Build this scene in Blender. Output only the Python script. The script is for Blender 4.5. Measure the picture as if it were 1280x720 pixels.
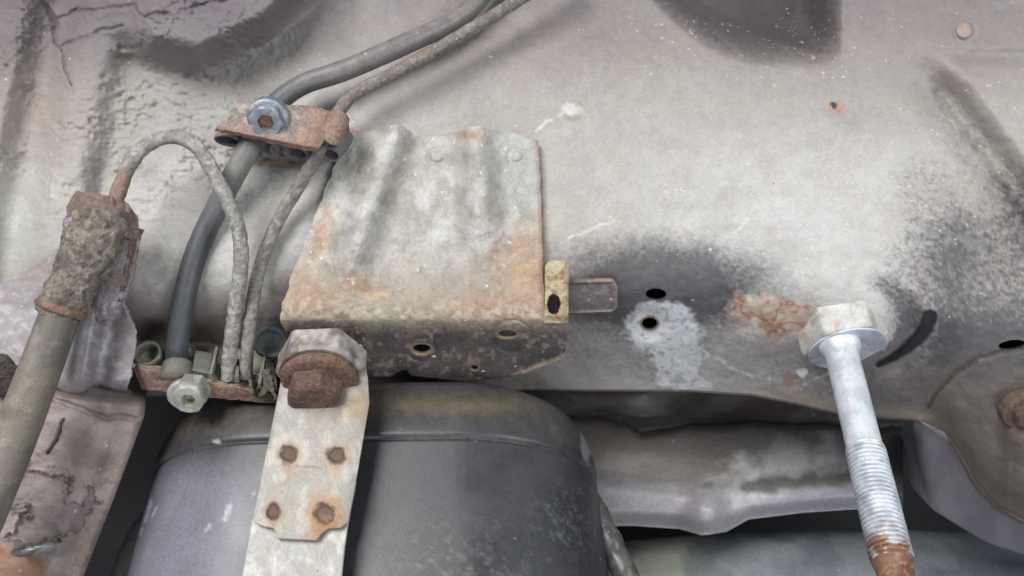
import bpy, math, random
import numpy as np
from mathutils import Matrix, Vector

# ---------------------------------------------------------------- frame of the place
# Lengths are written in millimetres in an upright "viewing" frame: X to the side, Y away
# from the lens, Z up the picture.  TILT turns that frame so that world Z is really up: the
# camera looks up at the underside of a raised car.
TILT = math.radians(32)
R4 = Matrix.Rotation(TILT, 4, 'X')
D = 330.0          # lens to reference plane, mm
F = 1155.0         # focal length in photo pixels (1280 wide)
MM = 0.001
random.seed(4)

scene = bpy.context.scene
for o in list(bpy.data.objects):
    bpy.data.objects.remove(o)
COL = scene.collection

# ---------------------------------------------------------------- camera
cam = bpy.data.cameras.new("camera")
cam.sensor_width = 36.0
cam.lens = F / 1280.0 * 36.0
cam.clip_start = 0.01
cam.clip_end = 20.0
cam.dof.use_dof = True
cam.dof.focus_distance = 0.325
cam.dof.aperture_fstop = 15.0
camo = bpy.data.objects.new("camera", cam)
camo.matrix_world = R4 @ (Matrix.Translation((0, -D * MM, 0)) @ Matrix.Rotation(math.radians(90), 4, 'X'))
COL.objects.link(camo)
scene.camera = camo

# ---------------------------------------------------------------- light: workshop daylight from a large soft source, plus two added fills
world = bpy.data.worlds.new("World")
scene.world = world
world.use_nodes = True
bg = world.node_tree.nodes["Background"]
bg.inputs[0].default_value = (0.80, 0.86, 1.0, 1)
bg.inputs[1].default_value = 0.16


def area(name, loc, target, size, power, color):
    l = bpy.data.lights.new(name, 'AREA')
    l.shape = 'DISK'
    l.size = size * MM
    l.energy = power
    l.color = color
    o = bpy.data.objects.new(name, l)
    loc = Vector(loc) * MM
    d = (Vector(target) * MM - loc).normalized()
    o.matrix_world = R4 @ (Matrix.Translation(loc) @ d.to_track_quat('-Z', 'Y').to_matrix().to_4x4())
    COL.objects.link(o)
    return o


area("workshop_daylight", (-560, -1050, 800), (0, 0, 20), 850, 24.0, (1.0, 0.988, 0.985))
area("right_fill_lamp", (1000, -1000, 300), (60, 0, 20), 500, 9.0, (0.93, 0.97, 1.0))  # added fill light from the right, no such source in view
area("low_fill_lamp", (150, -1000, -900), (60, 40, -40), 700, 4.5, (0.95, 0.96, 1.0))  # added lamp from below, in place of light off the floor

vs = scene.view_settings
vs.view_transform = 'Standard'
vs.look = 'None'
vs.exposure = 0.2
vs.gamma = 1.0
scene.cycles.max_bounces = 6


# ---------------------------------------------------------------- numeric helpers
def P(px, py, Y):
    """photo pixel at depth Y (mm behind the reference plane) -> viewing frame, mm"""
    px, py, Y = np.asarray(px, float), np.asarray(py, float), np.asarray(Y, float)
    k = (D + Y) / F
    return np.stack([(px - 640) * k, Y + 0 * px, -(py - 360) * k], -1)


def toPX(p):
    k = F / (D + p[..., 1])
    return 640 + p[..., 0] * k, 360 - p[..., 2] * k


def sstep(a, b, x):
    t = np.clip((x - a) / (b - a), 0, 1)
    return t * t * (3 - 2 * t)


def lerp(a, b, t):
    return a + (b - a) * t


def mixc(c, c2, t):
    t = np.clip(np.asarray(t), 0, 1)[..., None]
    return c * (1 - t) + np.asarray(c2) * t


def _hash(ix, iy, iz, seed):
    h = (ix.astype(np.int64) * 374761393 + iy.astype(np.int64) * 668265263 + iz.astype(np.int64) * 2147483647 + seed * 144269504) & 0xffffffff
    h = ((h ^ (h >> 13)) * 1274126177) & 0xffffffff
    h = (h ^ (h >> 16)) & 0xffffffff
    h = (h * 2654435761) & 0xffffffff
    return ((h ^ (h >> 15)) & 0xffffff) / float(0xffffff)


def vnoise(x, y, z=0.0, seed=0):
    x, y = np.asarray(x, float), np.asarray(y, float)
    z = np.asarray(z, float) + 0 * x
    x0, y0, z0 = np.floor(x), np.floor(y), np.floor(z)
    fx, fy, fz = x - x0, y - y0, z - z0
    fx, fy, fz = fx * fx * (3 - 2 * fx), fy * fy * (3 - 2 * fy), fz * fz * (3 - 2 * fz)
    flat = not np.any(fz)
    r = 0
    for dz in ((0,) if flat else (0, 1)):
        a = _hash(x0, y0, z0 + dz, seed)
        b = _hash(x0 + 1, y0, z0 + dz, seed)
        c = _hash(x0, y0 + 1, z0 + dz, seed)
        d = _hash(x0 + 1, y0 + 1, z0 + dz, seed)
        v = lerp(lerp(a, b, fx), lerp(c, d, fx), fy)
        r = v if flat else r + v * (fz if dz else 1 - fz)
    return r


def fbm(x, y, z=0.0, seed=0, octaves=4, gain=0.5):
    s, a, t = 0.0, 1.0, 0.0
    f = 1.0
    for i in range(octaves):
        s = s + a * vnoise(np.asarray(x) * f + 17.3 * i, np.asarray(y) * f - 9.1 * i, np.asarray(z) * f, seed + i)
        t += a
        a *= gain
        f *= 2.03
    return s / t


def noise3(p, size, seed=0, octaves=4):
    q = p / size
    return fbm(q[..., 0], q[..., 1] + 0.31, q[..., 2] + 0.77, seed, octaves)


def segdist(x, y, pts):
    """distance in px to a polyline, and the parameter 0..1 along it"""
    best = np.full(np.shape(x), 1e9)
    par = np.zeros(np.shape(x))
    n = len(pts) - 1
    for i in range(n):
        ax, ay = pts[i]
        bx, by = pts[i + 1]
        dx, dy = bx - ax, by - ay
        t = np.clip(((x - ax) * dx + (y - ay) * dy) / (dx * dx + dy * dy), 0, 1)
        d = np.hypot(x - ax - t * dx, y - ay - t * dy)
        m = d < best
        best = np.where(m, d, best)
        par = np.where(m, (i + t) / n, par)
    return best, par


def blob(x, y, cx, cy, rx, ry, ang=0.0, wob=0.0, seed=0, cell=18.0):
    """elliptical field: 1 at the centre, 0 at the rim, negative outside, ragged by wob"""
    c, s = math.cos(ang), math.sin(ang)
    u = ((x - cx) * c + (y - cy) * s) / rx
    v = (-(x - cx) * s + (y - cy) * c) / ry
    f = 1 - np.sqrt(u * u + v * v)
    if wob:
        f = f + wob * (fbm(x / cell, y / cell, 0.0, seed, 4) - 0.5) * 2
    return f


def srgb(r, g, b):
    c = np.array([r, g, b], float) / 255.0
    return np.where(c <= 0.04045, c / 12.92, ((c + 0.055) / 1.055) ** 2.4)


def A(r, g, b, k=0.80):
    """surface colour from how it reads in the photograph under the light of the place"""
    return srgb(r, g, b) * k


# ---------------------------------------------------------------- materials
def material(name, rough=0.8, metal=0.0, grain=0.18, grain_mm=0.8, bump=0.35, bump_mm=1.0, bump_h=0.35,
             fleck=0.0, fleck_col=(0.62, 0.60, 0.57), fleck_mm=2.6, fleck_r=0.30, stretch=(1, 1, 1), spec=0.4,
             rough_var=0.12, pits=0.0, coat=0.0, grit=0.35, grit_mm=0.9):
    m = bpy.data.materials.new(name)
    m.use_nodes = True
    nt = m.node_tree
    N, L = nt.nodes, nt.links
    N.clear()
    out = N.new('ShaderNodeOutputMaterial')
    b = N.new('ShaderNodeBsdfPrincipled')
    L.new(b.outputs[0], out.inputs[0])
    b.inputs['Metallic'].default_value = metal
    b.inputs['Specular IOR Level'].default_value = spec
    b.inputs['Coat Weight'].default_value = coat
    b.inputs['Coat Roughness'].default_value = 0.35
    at = N.new('ShaderNodeAttribute'); at.attribute_name = 'col'
    tc = N.new('ShaderNodeTexCoord')
    mp = N.new('ShaderNodeMapping'); mp.inputs['Scale'].default_value = stretch
    L.new(tc.outputs['Object'], mp.inputs[0])

    def noise(size_mm, detail, src=tc.outputs['Object']):
        n = N.new('ShaderNodeTexNoise')
        n.inputs['Scale'].default_value = 1000.0 / size_mm
        n.inputs['Detail'].default_value = detail
        n.inputs['Roughness'].default_value = 0.6
        L.new(src, n.inputs['Vector'])
        return n

    def math_(op, a, bb, clamp=False):
        n = N.new('ShaderNodeMath'); n.operation = op; n.use_clamp = clamp
        for i, v in enumerate((a, bb)):
            if isinstance(v, (int, float)):
                n.inputs[i].default_value = v
            else:
                L.new(v, n.inputs[i])
        return n.outputs[0]

    n1 = noise(grain_mm, 4, mp.outputs[0])
    n2 = noise(grain_mm * 6.5, 4)
    v = math_('ADD', math_('MULTIPLY', math_('SUBTRACT', n1.outputs[0], 0.5), grain * 3.0), 1.0)
    v = math_('ADD', v, math_('MULTIPLY', math_('SUBTRACT', n2.outputs[0], 0.5), grain * 1.6))
    gv = N.new('ShaderNodeTexVoronoi'); gv.feature = 'F1'
    gv.inputs['Scale'].default_value = 1000.0 / grit_mm
    gw = N.new('ShaderNodeVectorMath'); gw.operation = 'ADD'
    gs = N.new('ShaderNodeVectorMath'); gs.operation = 'SCALE'; gs.inputs['Scale'].default_value = grit_mm * MM * 0.8
    L.new(noise(grit_mm * 0.6, 2).outputs['Color'], gs.inputs[0])
    L.new(mp.outputs[0], gw.inputs[0]); L.new(gs.outputs[0], gw.inputs[1])
    L.new(gw.outputs[0], gv.inputs['Vector'])
    gsep = N.new('ShaderNodeSeparateColor'); L.new(gv.outputs['Color'], gsep.inputs[0])
    gval = math_('MULTIPLY', math_('SUBTRACT', gsep.outputs[0], 0.5), math_('SUBTRACT', 1.0, gv.outputs['Distance']))
    v = math_('ADD', v, math_('MULTIPLY', gval, grit))
    mul = N.new('ShaderNodeVectorMath'); mul.operation = 'SCALE'
    L.new(at.outputs['Color'], mul.inputs[0]); L.new(v, mul.inputs['Scale'])
    col = mul.outputs[0]
    height = math_('ADD', noise(bump_mm, 5, mp.outputs[0]).outputs[0], math_('MULTIPLY', gval, grit * 0.9))
    if fleck > 0:
        vo = N.new('ShaderNodeTexVoronoi'); vo.feature = 'F1'
        vo.inputs['Scale'].default_value = 1000.0 / fleck_mm
        wv = N.new('ShaderNodeVectorMath'); wv.operation = 'ADD'
        nn = noise(fleck_mm * 0.5, 2)
        sc = N.new('ShaderNodeVectorMath'); sc.operation = 'SCALE'; sc.inputs['Scale'].default_value = fleck_mm * MM * 0.7
        L.new(nn.outputs['Color'], sc.inputs[0])
        L.new(mp.outputs[0], wv.inputs[0]); L.new(sc.outputs[0], wv.inputs[1])
        L.new(wv.outputs[0], vo.inputs['Vector'])
        sepc = N.new('ShaderNodeSeparateColor'); L.new(vo.outputs['Color'], sepc.inputs[0])
        fa = N.new('ShaderNodeAttribute'); fa.attribute_name = 'fleck'
        chance = math_('MULTIPLY', fa.outputs['Fac'], fleck)
        on = math_('LESS_THAN', sepc.outputs[0], chance)
        rr = math_('MULTIPLY', math_('ADD', math_('POWER', sepc.outputs[1], 2.5), 0.12), fleck_r)
        hit = math_('MULTIPLY', math_('MULTIPLY', math_('SUBTRACT', rr, vo.outputs['Distance']), 14.0, True), math_('MULTIPLY', on, math_('ADD', math_('MULTIPLY', sepc.outputs[2], 0.6), 0.25)))
        mx = N.new('ShaderNodeMix'); mx.data_type = 'RGBA'
        L.new(hit, mx.inputs['Factor']); L.new(col, mx.inputs['A']); mx.inputs['B'].default_value = (*fleck_col, 1)
        col = mx.outputs['Result']
        height = math_('ADD', height, math_('MULTIPLY', hit, 0.5))
    if pits > 0:
        vo = N.new('ShaderNodeTexVoronoi'); vo.feature = 'F1'
        vo.inputs['Scale'].default_value = 1000.0 / 2.3
        L.new(mp.outputs[0], vo.inputs['Vector'])
        sepc = N.new('ShaderNodeSeparateColor'); L.new(vo.outputs['Color'], sepc.inputs[0])
        on = math_('LESS_THAN', sepc.outputs[0], pits)
        hit = math_('MULTIPLY', math_('MULTIPLY', math_('SUBTRACT', math_('MULTIPLY', sepc.outputs[1], 0.17), vo.outputs['Distance']), 10.0, True), on)
        mx = N.new('ShaderNodeMix'); mx.data_type = 'RGBA'
        L.new(hit, mx.inputs['Factor']); L.new(col, mx.inputs['A']); mx.inputs['B'].default_value = (0.045, 0.035, 0.03, 1)
        col = mx.outputs['Result']
        height = math_('SUBTRACT', height, math_('MULTIPLY', hit, 0.5))
    L.new(col, b.inputs['Base Color'])
    ra = N.new('ShaderNodeAttribute'); ra.attribute_name = 'rgh'
    r = math_('ADD', math_('ADD', rough, ra.outputs['Fac']), math_('MULTIPLY', math_('SUBTRACT', n2.outputs[0], 0.5), rough_var * 2), True)
    L.new(r, b.inputs['Roughness'])
    bp = N.new('ShaderNodeBump')
    bp.inputs['Strength'].default_value = bump
    bp.inputs['Distance'].default_value = bump_h * MM
    L.new(height, bp.inputs['Height'])
    L.new(bp.outputs[0], b.inputs['Normal'])
    return m


M = {}
M['panel'] = material('dusty_underseal', grit=0.22, grit_mm=0.8, rough=0.60, grain=0.13, grain_mm=0.55, bump=0.4, bump_mm=0.9, bump_h=0.4, spec=0.5,
                      fleck=0.40, fleck_mm=1.5, fleck_r=0.40, fleck_col=(0.54, 0.51, 0.46), stretch=(0.8, 1, 1.1), pits=0.05)
M['rust'] = material('rusty_steel', grit=0.6, grit_mm=0.8, rough=0.85, grain=0.32, grain_mm=0.9, bump=0.8, bump_mm=0.9, bump_h=0.5,
                     fleck=0.10, fleck_mm=1.6, fleck_r=0.3, fleck_col=(0.55, 0.5, 0.45), spec=0.25)
M['crust'] = material('caked_dirt', grit=0.7, grit_mm=1.0, rough=0.95, grain=0.35, grain_mm=1.0, bump=1.0, bump_mm=1.2, bump_h=0.9, spec=0.15,
                      fleck=0.12, fleck_mm=1.5, fleck_r=0.3)
M['bracket'] = material('weathered_zinc_plate', grit=0.28, grit_mm=0.8, rough=0.62, grain=0.18, grain_mm=0.7, bump=0.5, bump_mm=1.0, bump_h=0.5,
                        fleck=0.40, fleck_mm=2.0, fleck_r=0.34, fleck_col=(0.66, 0.63, 0.58), spec=0.35, pits=0.08)
M['pipe'] = material('dusty_metal_pipe', grit=0.6, grit_mm=0.7, rough=0.75, grain=0.28, grain_mm=0.6, bump=0.7, bump_mm=0.7, bump_h=0.35,
                     fleck=0.25, fleck_mm=1.3, fleck_r=0.32, fleck_col=(0.55, 0.54, 0.5))
M['hose'] = material('dusty_rubber_hose', grit=0.35, grit_mm=0.7, rough=0.44, grain=0.22, grain_mm=0.8, bump=0.25, bump_mm=0.8, bump_h=0.25,
                     fleck=0.10, fleck_mm=1.7, fleck_r=0.26, fleck_col=(0.5, 0.5, 0.48), spec=0.45)
M['tank'] = material('black_plastic_tank', grit=0.32, grit_mm=0.7, rough=0.36, rough_var=0.06, grain=0.24, grain_mm=1.0, bump=0.16, bump_mm=0.8, bump_h=0.2,
                     fleck=0.05, fleck_mm=2.2, fleck_r=0.24, fleck_col=(0.45, 0.44, 0.42), spec=0.5, pits=0.05)
M['strap'] = material('galvanised_strap', grit=0.26, grit_mm=0.6, rough=0.58, metal=0.2, grain=0.2, grain_mm=0.6, bump=0.30, bump_mm=0.6, bump_h=0.2,
                      pits=0.14, spec=0.5, stretch=(1.4, 1, 0.6))
M['zinc'] = material('white_zinc_coating', grit=0.16, grit_mm=0.7, rough=0.40, metal=0.25, grain=0.16, grain_mm=1.2, bump=0.35, bump_mm=1.0, bump_h=0.25,
                     pits=0.22, spec=0.5)
M['steel'] = material('worn_steel', rough=0.42, metal=0.7, grain=0.25, grain_mm=0.8, bump=0.5, bump_mm=0.8, bump_h=0.25, spec=0.5,
                      fleck=0.1, fleck_mm=1.4)
M['plastic'] = material('aged_plastic', rough=0.6, grain=0.2, grain_mm=1.0, bump=0.35, bump_mm=1.0, bump_h=0.3,
                        fleck=0.06, fleck_mm=1.8)
M['alloy'] = material('dull_aluminium', rough=0.5, metal=0.15, grain=0.12, grain_mm=2.0, bump=0.2, bump_mm=3.0, bump_h=0.5, spec=0.5,
                      fleck=0.05, fleck_mm=3.0)


# ---------------------------------------------------------------- object helpers
def tag(o, label=None, cat=None, group=None, kind=None):
    for k, v in (('label', label), ('category', cat), ('group', group), ('kind', kind)):
        if v:
            o[k] = v


BASE = {}


def thing(name, base, label, cat, group=None, kind=None):
    o = bpy.data.objects.new(name, None)
    o.empty_display_size = 0.01
    COL.objects.link(o)
    base = np.asarray(base, float)
    o.matrix_world = R4 @ Matrix.Translation(Vector(base * MM))
    BASE[o.name] = base
    tag(o, label, cat, group, kind)
    return o


def mesh(name, verts, faces, col, mat, parent=None, smooth=True, fleck=None, rgh=None, base=None, solid=0.0, label=None, sharp=0):
    verts = np.asarray(verts, float).reshape(-1, 3)
    if parent is not None:
        b = BASE[parent.name]
    else:
        b = np.asarray(base if base is not None else (0, 0, 0), float)
    me = bpy.data.meshes.new(name)
    if isinstance(faces, np.ndarray):
        nf = len(faces)
        me.vertices.add(len(verts))
        me.vertices.foreach_set('co', ((verts - b) * MM).ravel())
        me.loops.add(nf * 4)
        me.loops.foreach_set('vertex_index', faces.ravel().astype(np.int32))
        me.polygons.add(nf)
        me.polygons.foreach_set('loop_start', np.arange(0, nf * 4, 4, dtype=np.int32))
        me.polygons.foreach_set('loop_total', np.full(nf, 4, dtype=np.int32))
        me.update(calc_edges=True)
        me.validate()
    else:
        me.from_pydata(((verts - b) * MM).tolist(), [], faces)
    me.polygons.foreach_set('use_smooth', [smooth] * len(me.polygons))
    if sharp:
        me.set_sharp_from_angle(angle=math.radians(sharp))
    n = len(verts)
    c = np.ones((n, 4))
    c[:, :3] = np.clip(np.broadcast_to(np.asarray(col, float).reshape(-1, 3), (n, 3)), 0.002, 0.9)
    a = me.attributes.new('col', 'FLOAT_COLOR', 'POINT'); a.data.foreach_set('color', c.ravel())
    for nm, val, df in (('fleck', fleck, 1.0), ('rgh', rgh, 0.0)):
        a = me.attributes.new(nm, 'FLOAT', 'POINT')
        vv = np.full(n, df) if val is None else np.broadcast_to(np.asarray(val, float).ravel(), (n,)).copy()
        a.data.foreach_set('value', vv)
    me.materials.append(M[mat] if isinstance(mat, str) else mat)
    o = bpy.data.objects.new(name, me)
    COL.objects.link(o)
    if parent is not None:
        o.parent = parent
        BASE[o.name] = b
    else:
        o.matrix_world = R4 @ Matrix.Translation(Vector(b * MM))
        BASE[o.name] = b
    if solid:
        s = o.modifiers.new('thickness', 'SOLIDIFY')
        s.thickness = abs(solid) * MM
        s.offset = -1 if solid > 0 else 1
    if label:
        o['label'] = label
    return o


def grid_faces(nv, nu, keep=None, wrap=False):
    """quads over an (nv, nu) lattice, wound so that they face the camera when u runs right and v down"""
    idx = np.arange(nv * nu).reshape(nv, nu)
    if wrap:
        idx = np.concatenate([idx, idx[:, :1]], 1)
    f = np.stack([idx[:-1, :-1], idx[1:, :-1], idx[1:, 1:], idx[:-1, 1:]], -1).reshape(-1, 4)
    if keep is not None:
        f = f[keep.ravel()]
    return f


def punch(px, py, holes):
    """holes = [(cx, cy, rx, ry, angle)]: faces to keep, with the lattice snapped onto each rim"""
    px, py = px.copy(), py.copy()
    cx_ = (px[:-1, :-1] + px[1:, :-1] + px[1:, 1:] + px[:-1, 1:]) / 4
    cy_ = (py[:-1, :-1] + py[1:, :-1] + py[1:, 1:] + py[:-1, 1:]) / 4
    keep = np.ones(cx_.shape, bool)
    for (hx, hy, rx, ry, an) in holes:
        c, s = math.cos(an), math.sin(an)

        def rad(x, y):
            return np.hypot(((x - hx) * c + (y - hy) * s) / rx, (-(x - hx) * s + (y - hy) * c) / ry)
        dead = rad(cx_, cy_) < 1
        keep &= ~dead
        touch = np.zeros(px.shape, bool)
        live = np.zeros(px.shape, bool)
        for di in (0, 1):
            for dj in (0, 1):
                touch[di:di + dead.shape[0], dj:dj + dead.shape[1]] |= dead
                live[di:di + dead.shape[0], dj:dj + dead.shape[1]] |= ~dead
        rim = touch & live
        r = rad(px, py)
        k = np.where(rim & (r > 1e-6), 1.0 / np.maximum(r, 1e-6), 1.0)
        px = np.where(rim, hx + (px - hx) * k, px)
        py = np.where(rim, hy + (py - hy) * k, py)
    return px, py, keep


def catmull(pts, n):
    pts = np.asarray(pts, float)
    q = np.vstack([2 * pts[0] - pts[1], pts, 2 * pts[-1] - pts[-2]])
    out = []
    m = len(pts) - 1
    for t in np.linspace(0, m, n):
        i = min(int(t), m - 1)
        u = t - i
        p0, p1, p2, p3 = q[i], q[i + 1], q[i + 2], q[i + 3]
        out.append(0.5 * ((2 * p1) + (-p0 + p2) * u + (2 * p0 - 5 * p1 + 4 * p2 - p3) * u * u + (-p0 + 3 * p1 - 3 * p2 + p3) * u ** 3))
    return np.array(out)


def path(pts, n=90):
    """pts = [(px, py, Y)] -> smooth 3D centre line in mm, evenly spaced"""
    p = np.array([P(*q) for q in pts])
    c = catmull(p, n * 4)
    s = np.concatenate([[0], np.cumsum(np.linalg.norm(np.diff(c, axis=0), axis=1))])
    t = np.linspace(0, s[-1], n)
    return np.stack([np.interp(t, s, c[:, i]) for i in range(3)], -1)


def frames(c):
    t = np.gradient(c, axis=0)
    t /= np.linalg.norm(t, axis=1)[:, None]
    u = np.cross(t[0], (0.13, -1, 0.2)); u /= np.linalg.norm(u)
    U = []
    for k in range(len(c)):
        u = u - t[k] * np.dot(u, t[k]); u /= np.linalg.norm(u)
        U.append(u)
    U = np.array(U)
    return t, U, np.cross(t, U)


def tube(c, r, nseg=20, lump=0.0, lump_mm=3.0, seed=0, caps=True):
    """verts, faces of a tube round the centre line c; r scalar, array or function(angle grid, s grid)"""
    t, U, V = frames(c)
    n = len(c)
    a = np.linspace(0, 2 * math.pi, nseg, endpoint=False)
    rr = np.broadcast_to(np.asarray(r, float).reshape(-1, 1) if np.ndim(r) else np.full((1, 1), r), (n, nseg)).copy()
    dirs = U[:, None, :] * np.cos(a)[None, :, None] + V[:, None, :] * np.sin(a)[None, :, None]
    v = c[:, None, :] + dirs * rr[..., None]
    if lump:
        nz = noise3(v, lump_mm, seed, 4) - 0.5
        v = v + dirs * (nz * 2 * lump)[..., None]
    verts = v.reshape(-1, 3)
    idx = np.arange(n * nseg).reshape(n, nseg)
    idx = np.concatenate([idx, idx[:, :1]], 1)
    f = np.stack([idx[:-1, :-1], idx[:-1, 1:], idx[1:, 1:], idx[1:, :-1]], -1).reshape(-1, 4)
    faces = f.tolist()
    if caps:
        faces.append(list(range(nseg))[::-1])
        faces.append(list(range((n - 1) * nseg, n * nseg)))
    return verts, faces


def hexr(a, R, soft=0.025):
    """radius of a hexagon with slightly softened corners (R = corner radius)"""
    m = np.mod(a, math.pi / 3) - math.pi / 6
    h = R * math.cos(math.pi / 6) / np.cos(m)
    return h * (1 - soft * (np.abs(m) / (math.pi / 6)) ** 24)


def spin(origin, axis, rings, nseg=48, turn=0.0, lump=0.0, lump_mm=2.0, seed=0, up=(0, -1, 0.3)):
    """rings = [(height along axis, radius, 'h' hex or 'r' round)] -> closed solid of revolution, mm"""
    axis = np.asarray(axis, float); axis /= np.linalg.norm(axis)
    U = np.cross(axis, up); U /= np.linalg.norm(U)
    V = np.cross(axis, U)
    a = np.linspace(0, 2 * math.pi, nseg, endpoint=False)
    vs_ = []
    fine = [rings[0]]
    for q in rings[1:]:
        p_ = fine[-1]
        gap = math.hypot(q[0] - p_[0], q[1] - p_[1])
        k = int(gap / 0.8) if p_[2] == q[2] else 0
        for i in range(1, k):
            fine.append((lerp(p_[0], q[0], i / k), lerp(p_[1], q[1], i / k), q[2]))
        fine.append(q)
    rings = fine
    for h, r, kind in rings:
        rr = hexr(a + turn, r) if kind == 'h' else np.full(nseg, float(r))
        vs_.append(np.asarray(origin) + axis * h + (U[None] * np.cos(a)[:, None] + V[None] * np.sin(a)[:, None]) * rr[:, None])
    v = np.array(vs_)
    if lump:
        nz = noise3(v, lump_mm, seed, 4) - 0.5
        cdir = v - (np.asarray(origin) + axis * np.mean([q[0] for q in rings]))
        cdir /= np.maximum(np.linalg.norm(cdir, axis=-1, keepdims=True), 1e-6)
        v = v + cdir * (nz * 2 * lump)[..., None]
    n = len(rings)
    idx = np.arange(n * nseg).reshape(n, nseg)
    idx = np.concatenate([idx, idx[:, :1]], 1)
    f = np.stack([idx[:-1, :-1], idx[:-1, 1:], idx[1:, 1:], idx[1:, :-1]], -1).reshape(-1, 4).tolist()
    f.append(list(range(nseg))[::-1]); f.append(list(range((n - 1) * nseg, n * nseg)))
    return v.reshape(-1, 3), f


DOWN = np.array([0.10, -0.54, -0.84]); DOWN /= np.linalg.norm(DOWN)     # world down, seen in the viewing frame


def rustcol(p, seed=0, dark=0.5, size=5.0):
    n = noise3(p, size, seed, 5)
    n2 = noise3(p, size * 0.35, seed + 9, 4)
    c = mixc(np.broadcast_to(A(124, 102, 92), p.shape).copy(), A(150, 118, 98), sstep(0.36, 0.66, n))
    c = mixc(c, A(92, 76, 72), sstep(0.45, 0.7, n2) * dark)
    c = mixc(c, A(165, 150, 140), sstep(0.60, 0.74, noise3(p, size * 0.7, seed + 20, 4)) * 0.6)
    return c


# ================================================================ the setting
# ---------------------------------------------------------------- body panel and sill rail in one pressing
EDGE = np.array([(-400, 505), (0, 500), (60, 498), (160, 494), (350, 490), (700, 486), (860, 487), (940, 492), (1000, 504), (1060, 518), (1140, 523),
                 (1152, 526), (1185, 542), (1204, 572), (1222, 606), (1246, 632), (1290, 655), (1420, 700), (1700, 760)], float)
CRACKS = [[(66, 24), (100, 13), (150, 9), (168, 0)], [(76, 56), (110, 43), (152, 31)], [(188, 20), (232, 12), (282, 0), (300, -12)],
          [(52, -8), (70, 28), (68, 52), (76, 64), (90, 108)], [(168, 2), (178, 22), (188, 20)]]


def softplus(x, w):
    return w * np.logaddexp(0, x / w)


def pocket(x, y):
    """deep pressing at the top of the panel, 1 inside"""
    a = 1036 - x
    b = 64 + 0.02 * (x - 930) - y + np.where(x < 960, -((960 - x) / 128.0) ** 2 * 62, 0)
    d = -9.0 * np.logaddexp(-np.clip(a, -400, 400) / 9.0, -np.clip(b, -400, 400) / 9.0)
    return d


def panel_depth(x, y):
    Y = (300 - y) / 3.5 * 0.26
    yf = np.interp(x, [-400, 150, 350, 700, 900, 1050, 1180, 1300, 1700], [372, 362, 350, 350, 352, 372, 408, 420, 420])
    sl = np.interp(x, [-400, 700, 1000, 1150, 1260, 1700], [1.25, 1.25, 1.2, 0.95, 0.55, 0.4])
    Y = Y + softplus(y - yf, 14) / 3.5 * sl
    # pressings at the top corner by the hose
    xs = x + (y - 60) * 0.20
    Y = Y - 9.0 * np.exp(-np.abs((xs - 118) / 34) ** 3) * sstep(420, 300, y)
    Y = Y - 9.0 * sstep(52, 16, xs) * sstep(440, 320, y)
    Y = Y + 2.0 * np.exp(-((xs - 62) / 13) ** 2) * sstep(400, 280, y)
    # broad bulge
    ln = (x - 345) * 0.62 + (y - 12) * 0.78
    edge = np.interp(x, [100, 180, 250, 330, 420], [40, 60, 76, 34, -40])
    Y = Y - 27 * sstep(30, -26, y - edge) * sstep(120, 200, x) * sstep(450, 340, x)
    # long swage under the pipes
    Y = Y + 7 * sstep(70, -10, y - np.interp(x, [330, 480, 600, 760, 900], [60, 40, 20, 30, 40])) * sstep(380, 460, x) * sstep(1000, 800, x)
    # deep pocket
    Y = Y + 44 * sstep(-20, 40, pocket(x, y))
    # swage on the far side
    dd = (x - 1165) * 0.80 - (y - 105) * 0.60
    lim = sstep(60, 130, y) * sstep(420, 250, y)
    Y = Y + 8 * np.exp(-(dd / 22) ** 2) * lim - 5 * sstep(10, 44, dd) * sstep(40, 110, y) * sstep(460, 330, y)
    Y = Y + 3.0 * np.exp(-((y - 70) / 9) ** 2) * sstep(1170, 1225, x)
    Y = Y - 3.5 * np.exp(-((x - 1175) / 30) ** 2) * sstep(200, 260, y) * sstep(430, 360, y)
    # dish round the long bolt
    rb = np.hypot((x - 1052), (y - 402) * 1.25)
    Y = Y + (4.0 * sstep(106, 86, rb) - 4.0 * sstep(190, 106, rb)) * sstep(1030, 1120, x) * sstep(330, 400, y)
    # boss at the far end of the rail
    rr = np.hypot(x - 1300, (y - 535) * 1.0)
    Y = Y + 0.6 * np.exp(-((rr - 140) / 8) ** 2) * sstep(425, 450, y) - 2.2 * sstep(56, 30, rr)
    Y = Y - 6 * sstep(90, 25, np.abs(y - 575)) * sstep(1240, 1290, x)
    ee = np.interp(x, EDGE[:, 0], EDGE[:, 1]) - y
    Y = Y + 10 * np.exp(-np.clip(ee, 0, 200) / 15.0) * sstep(1148, 1185, x)
    # small dents
    Y = Y + 1.6 * np.exp(-(((x - 1042) / 16) ** 2 + ((y - 138) / 9) ** 2)) - 1.3 * np.exp(-(((x - 1050) / 22) ** 2 + ((y - 148) / 10) ** 2))
    r5 = np.hypot(x - 1205, y - 38)
    Y = Y - 1.3 * sstep(12, 8, r5) + 0.8 * np.exp(-((r5 - 14) / 3) ** 2)
    r6 = np.hypot(x - 715, y - 138)
    Y = Y - 1.2 * sstep(16, 6, r6)
    r7 = np.hypot((x - 812) / 1.0, (y - 405) / 0.8)
    Y = Y + 1.6 * sstep(32, 12, r7)
    return Y


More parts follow.
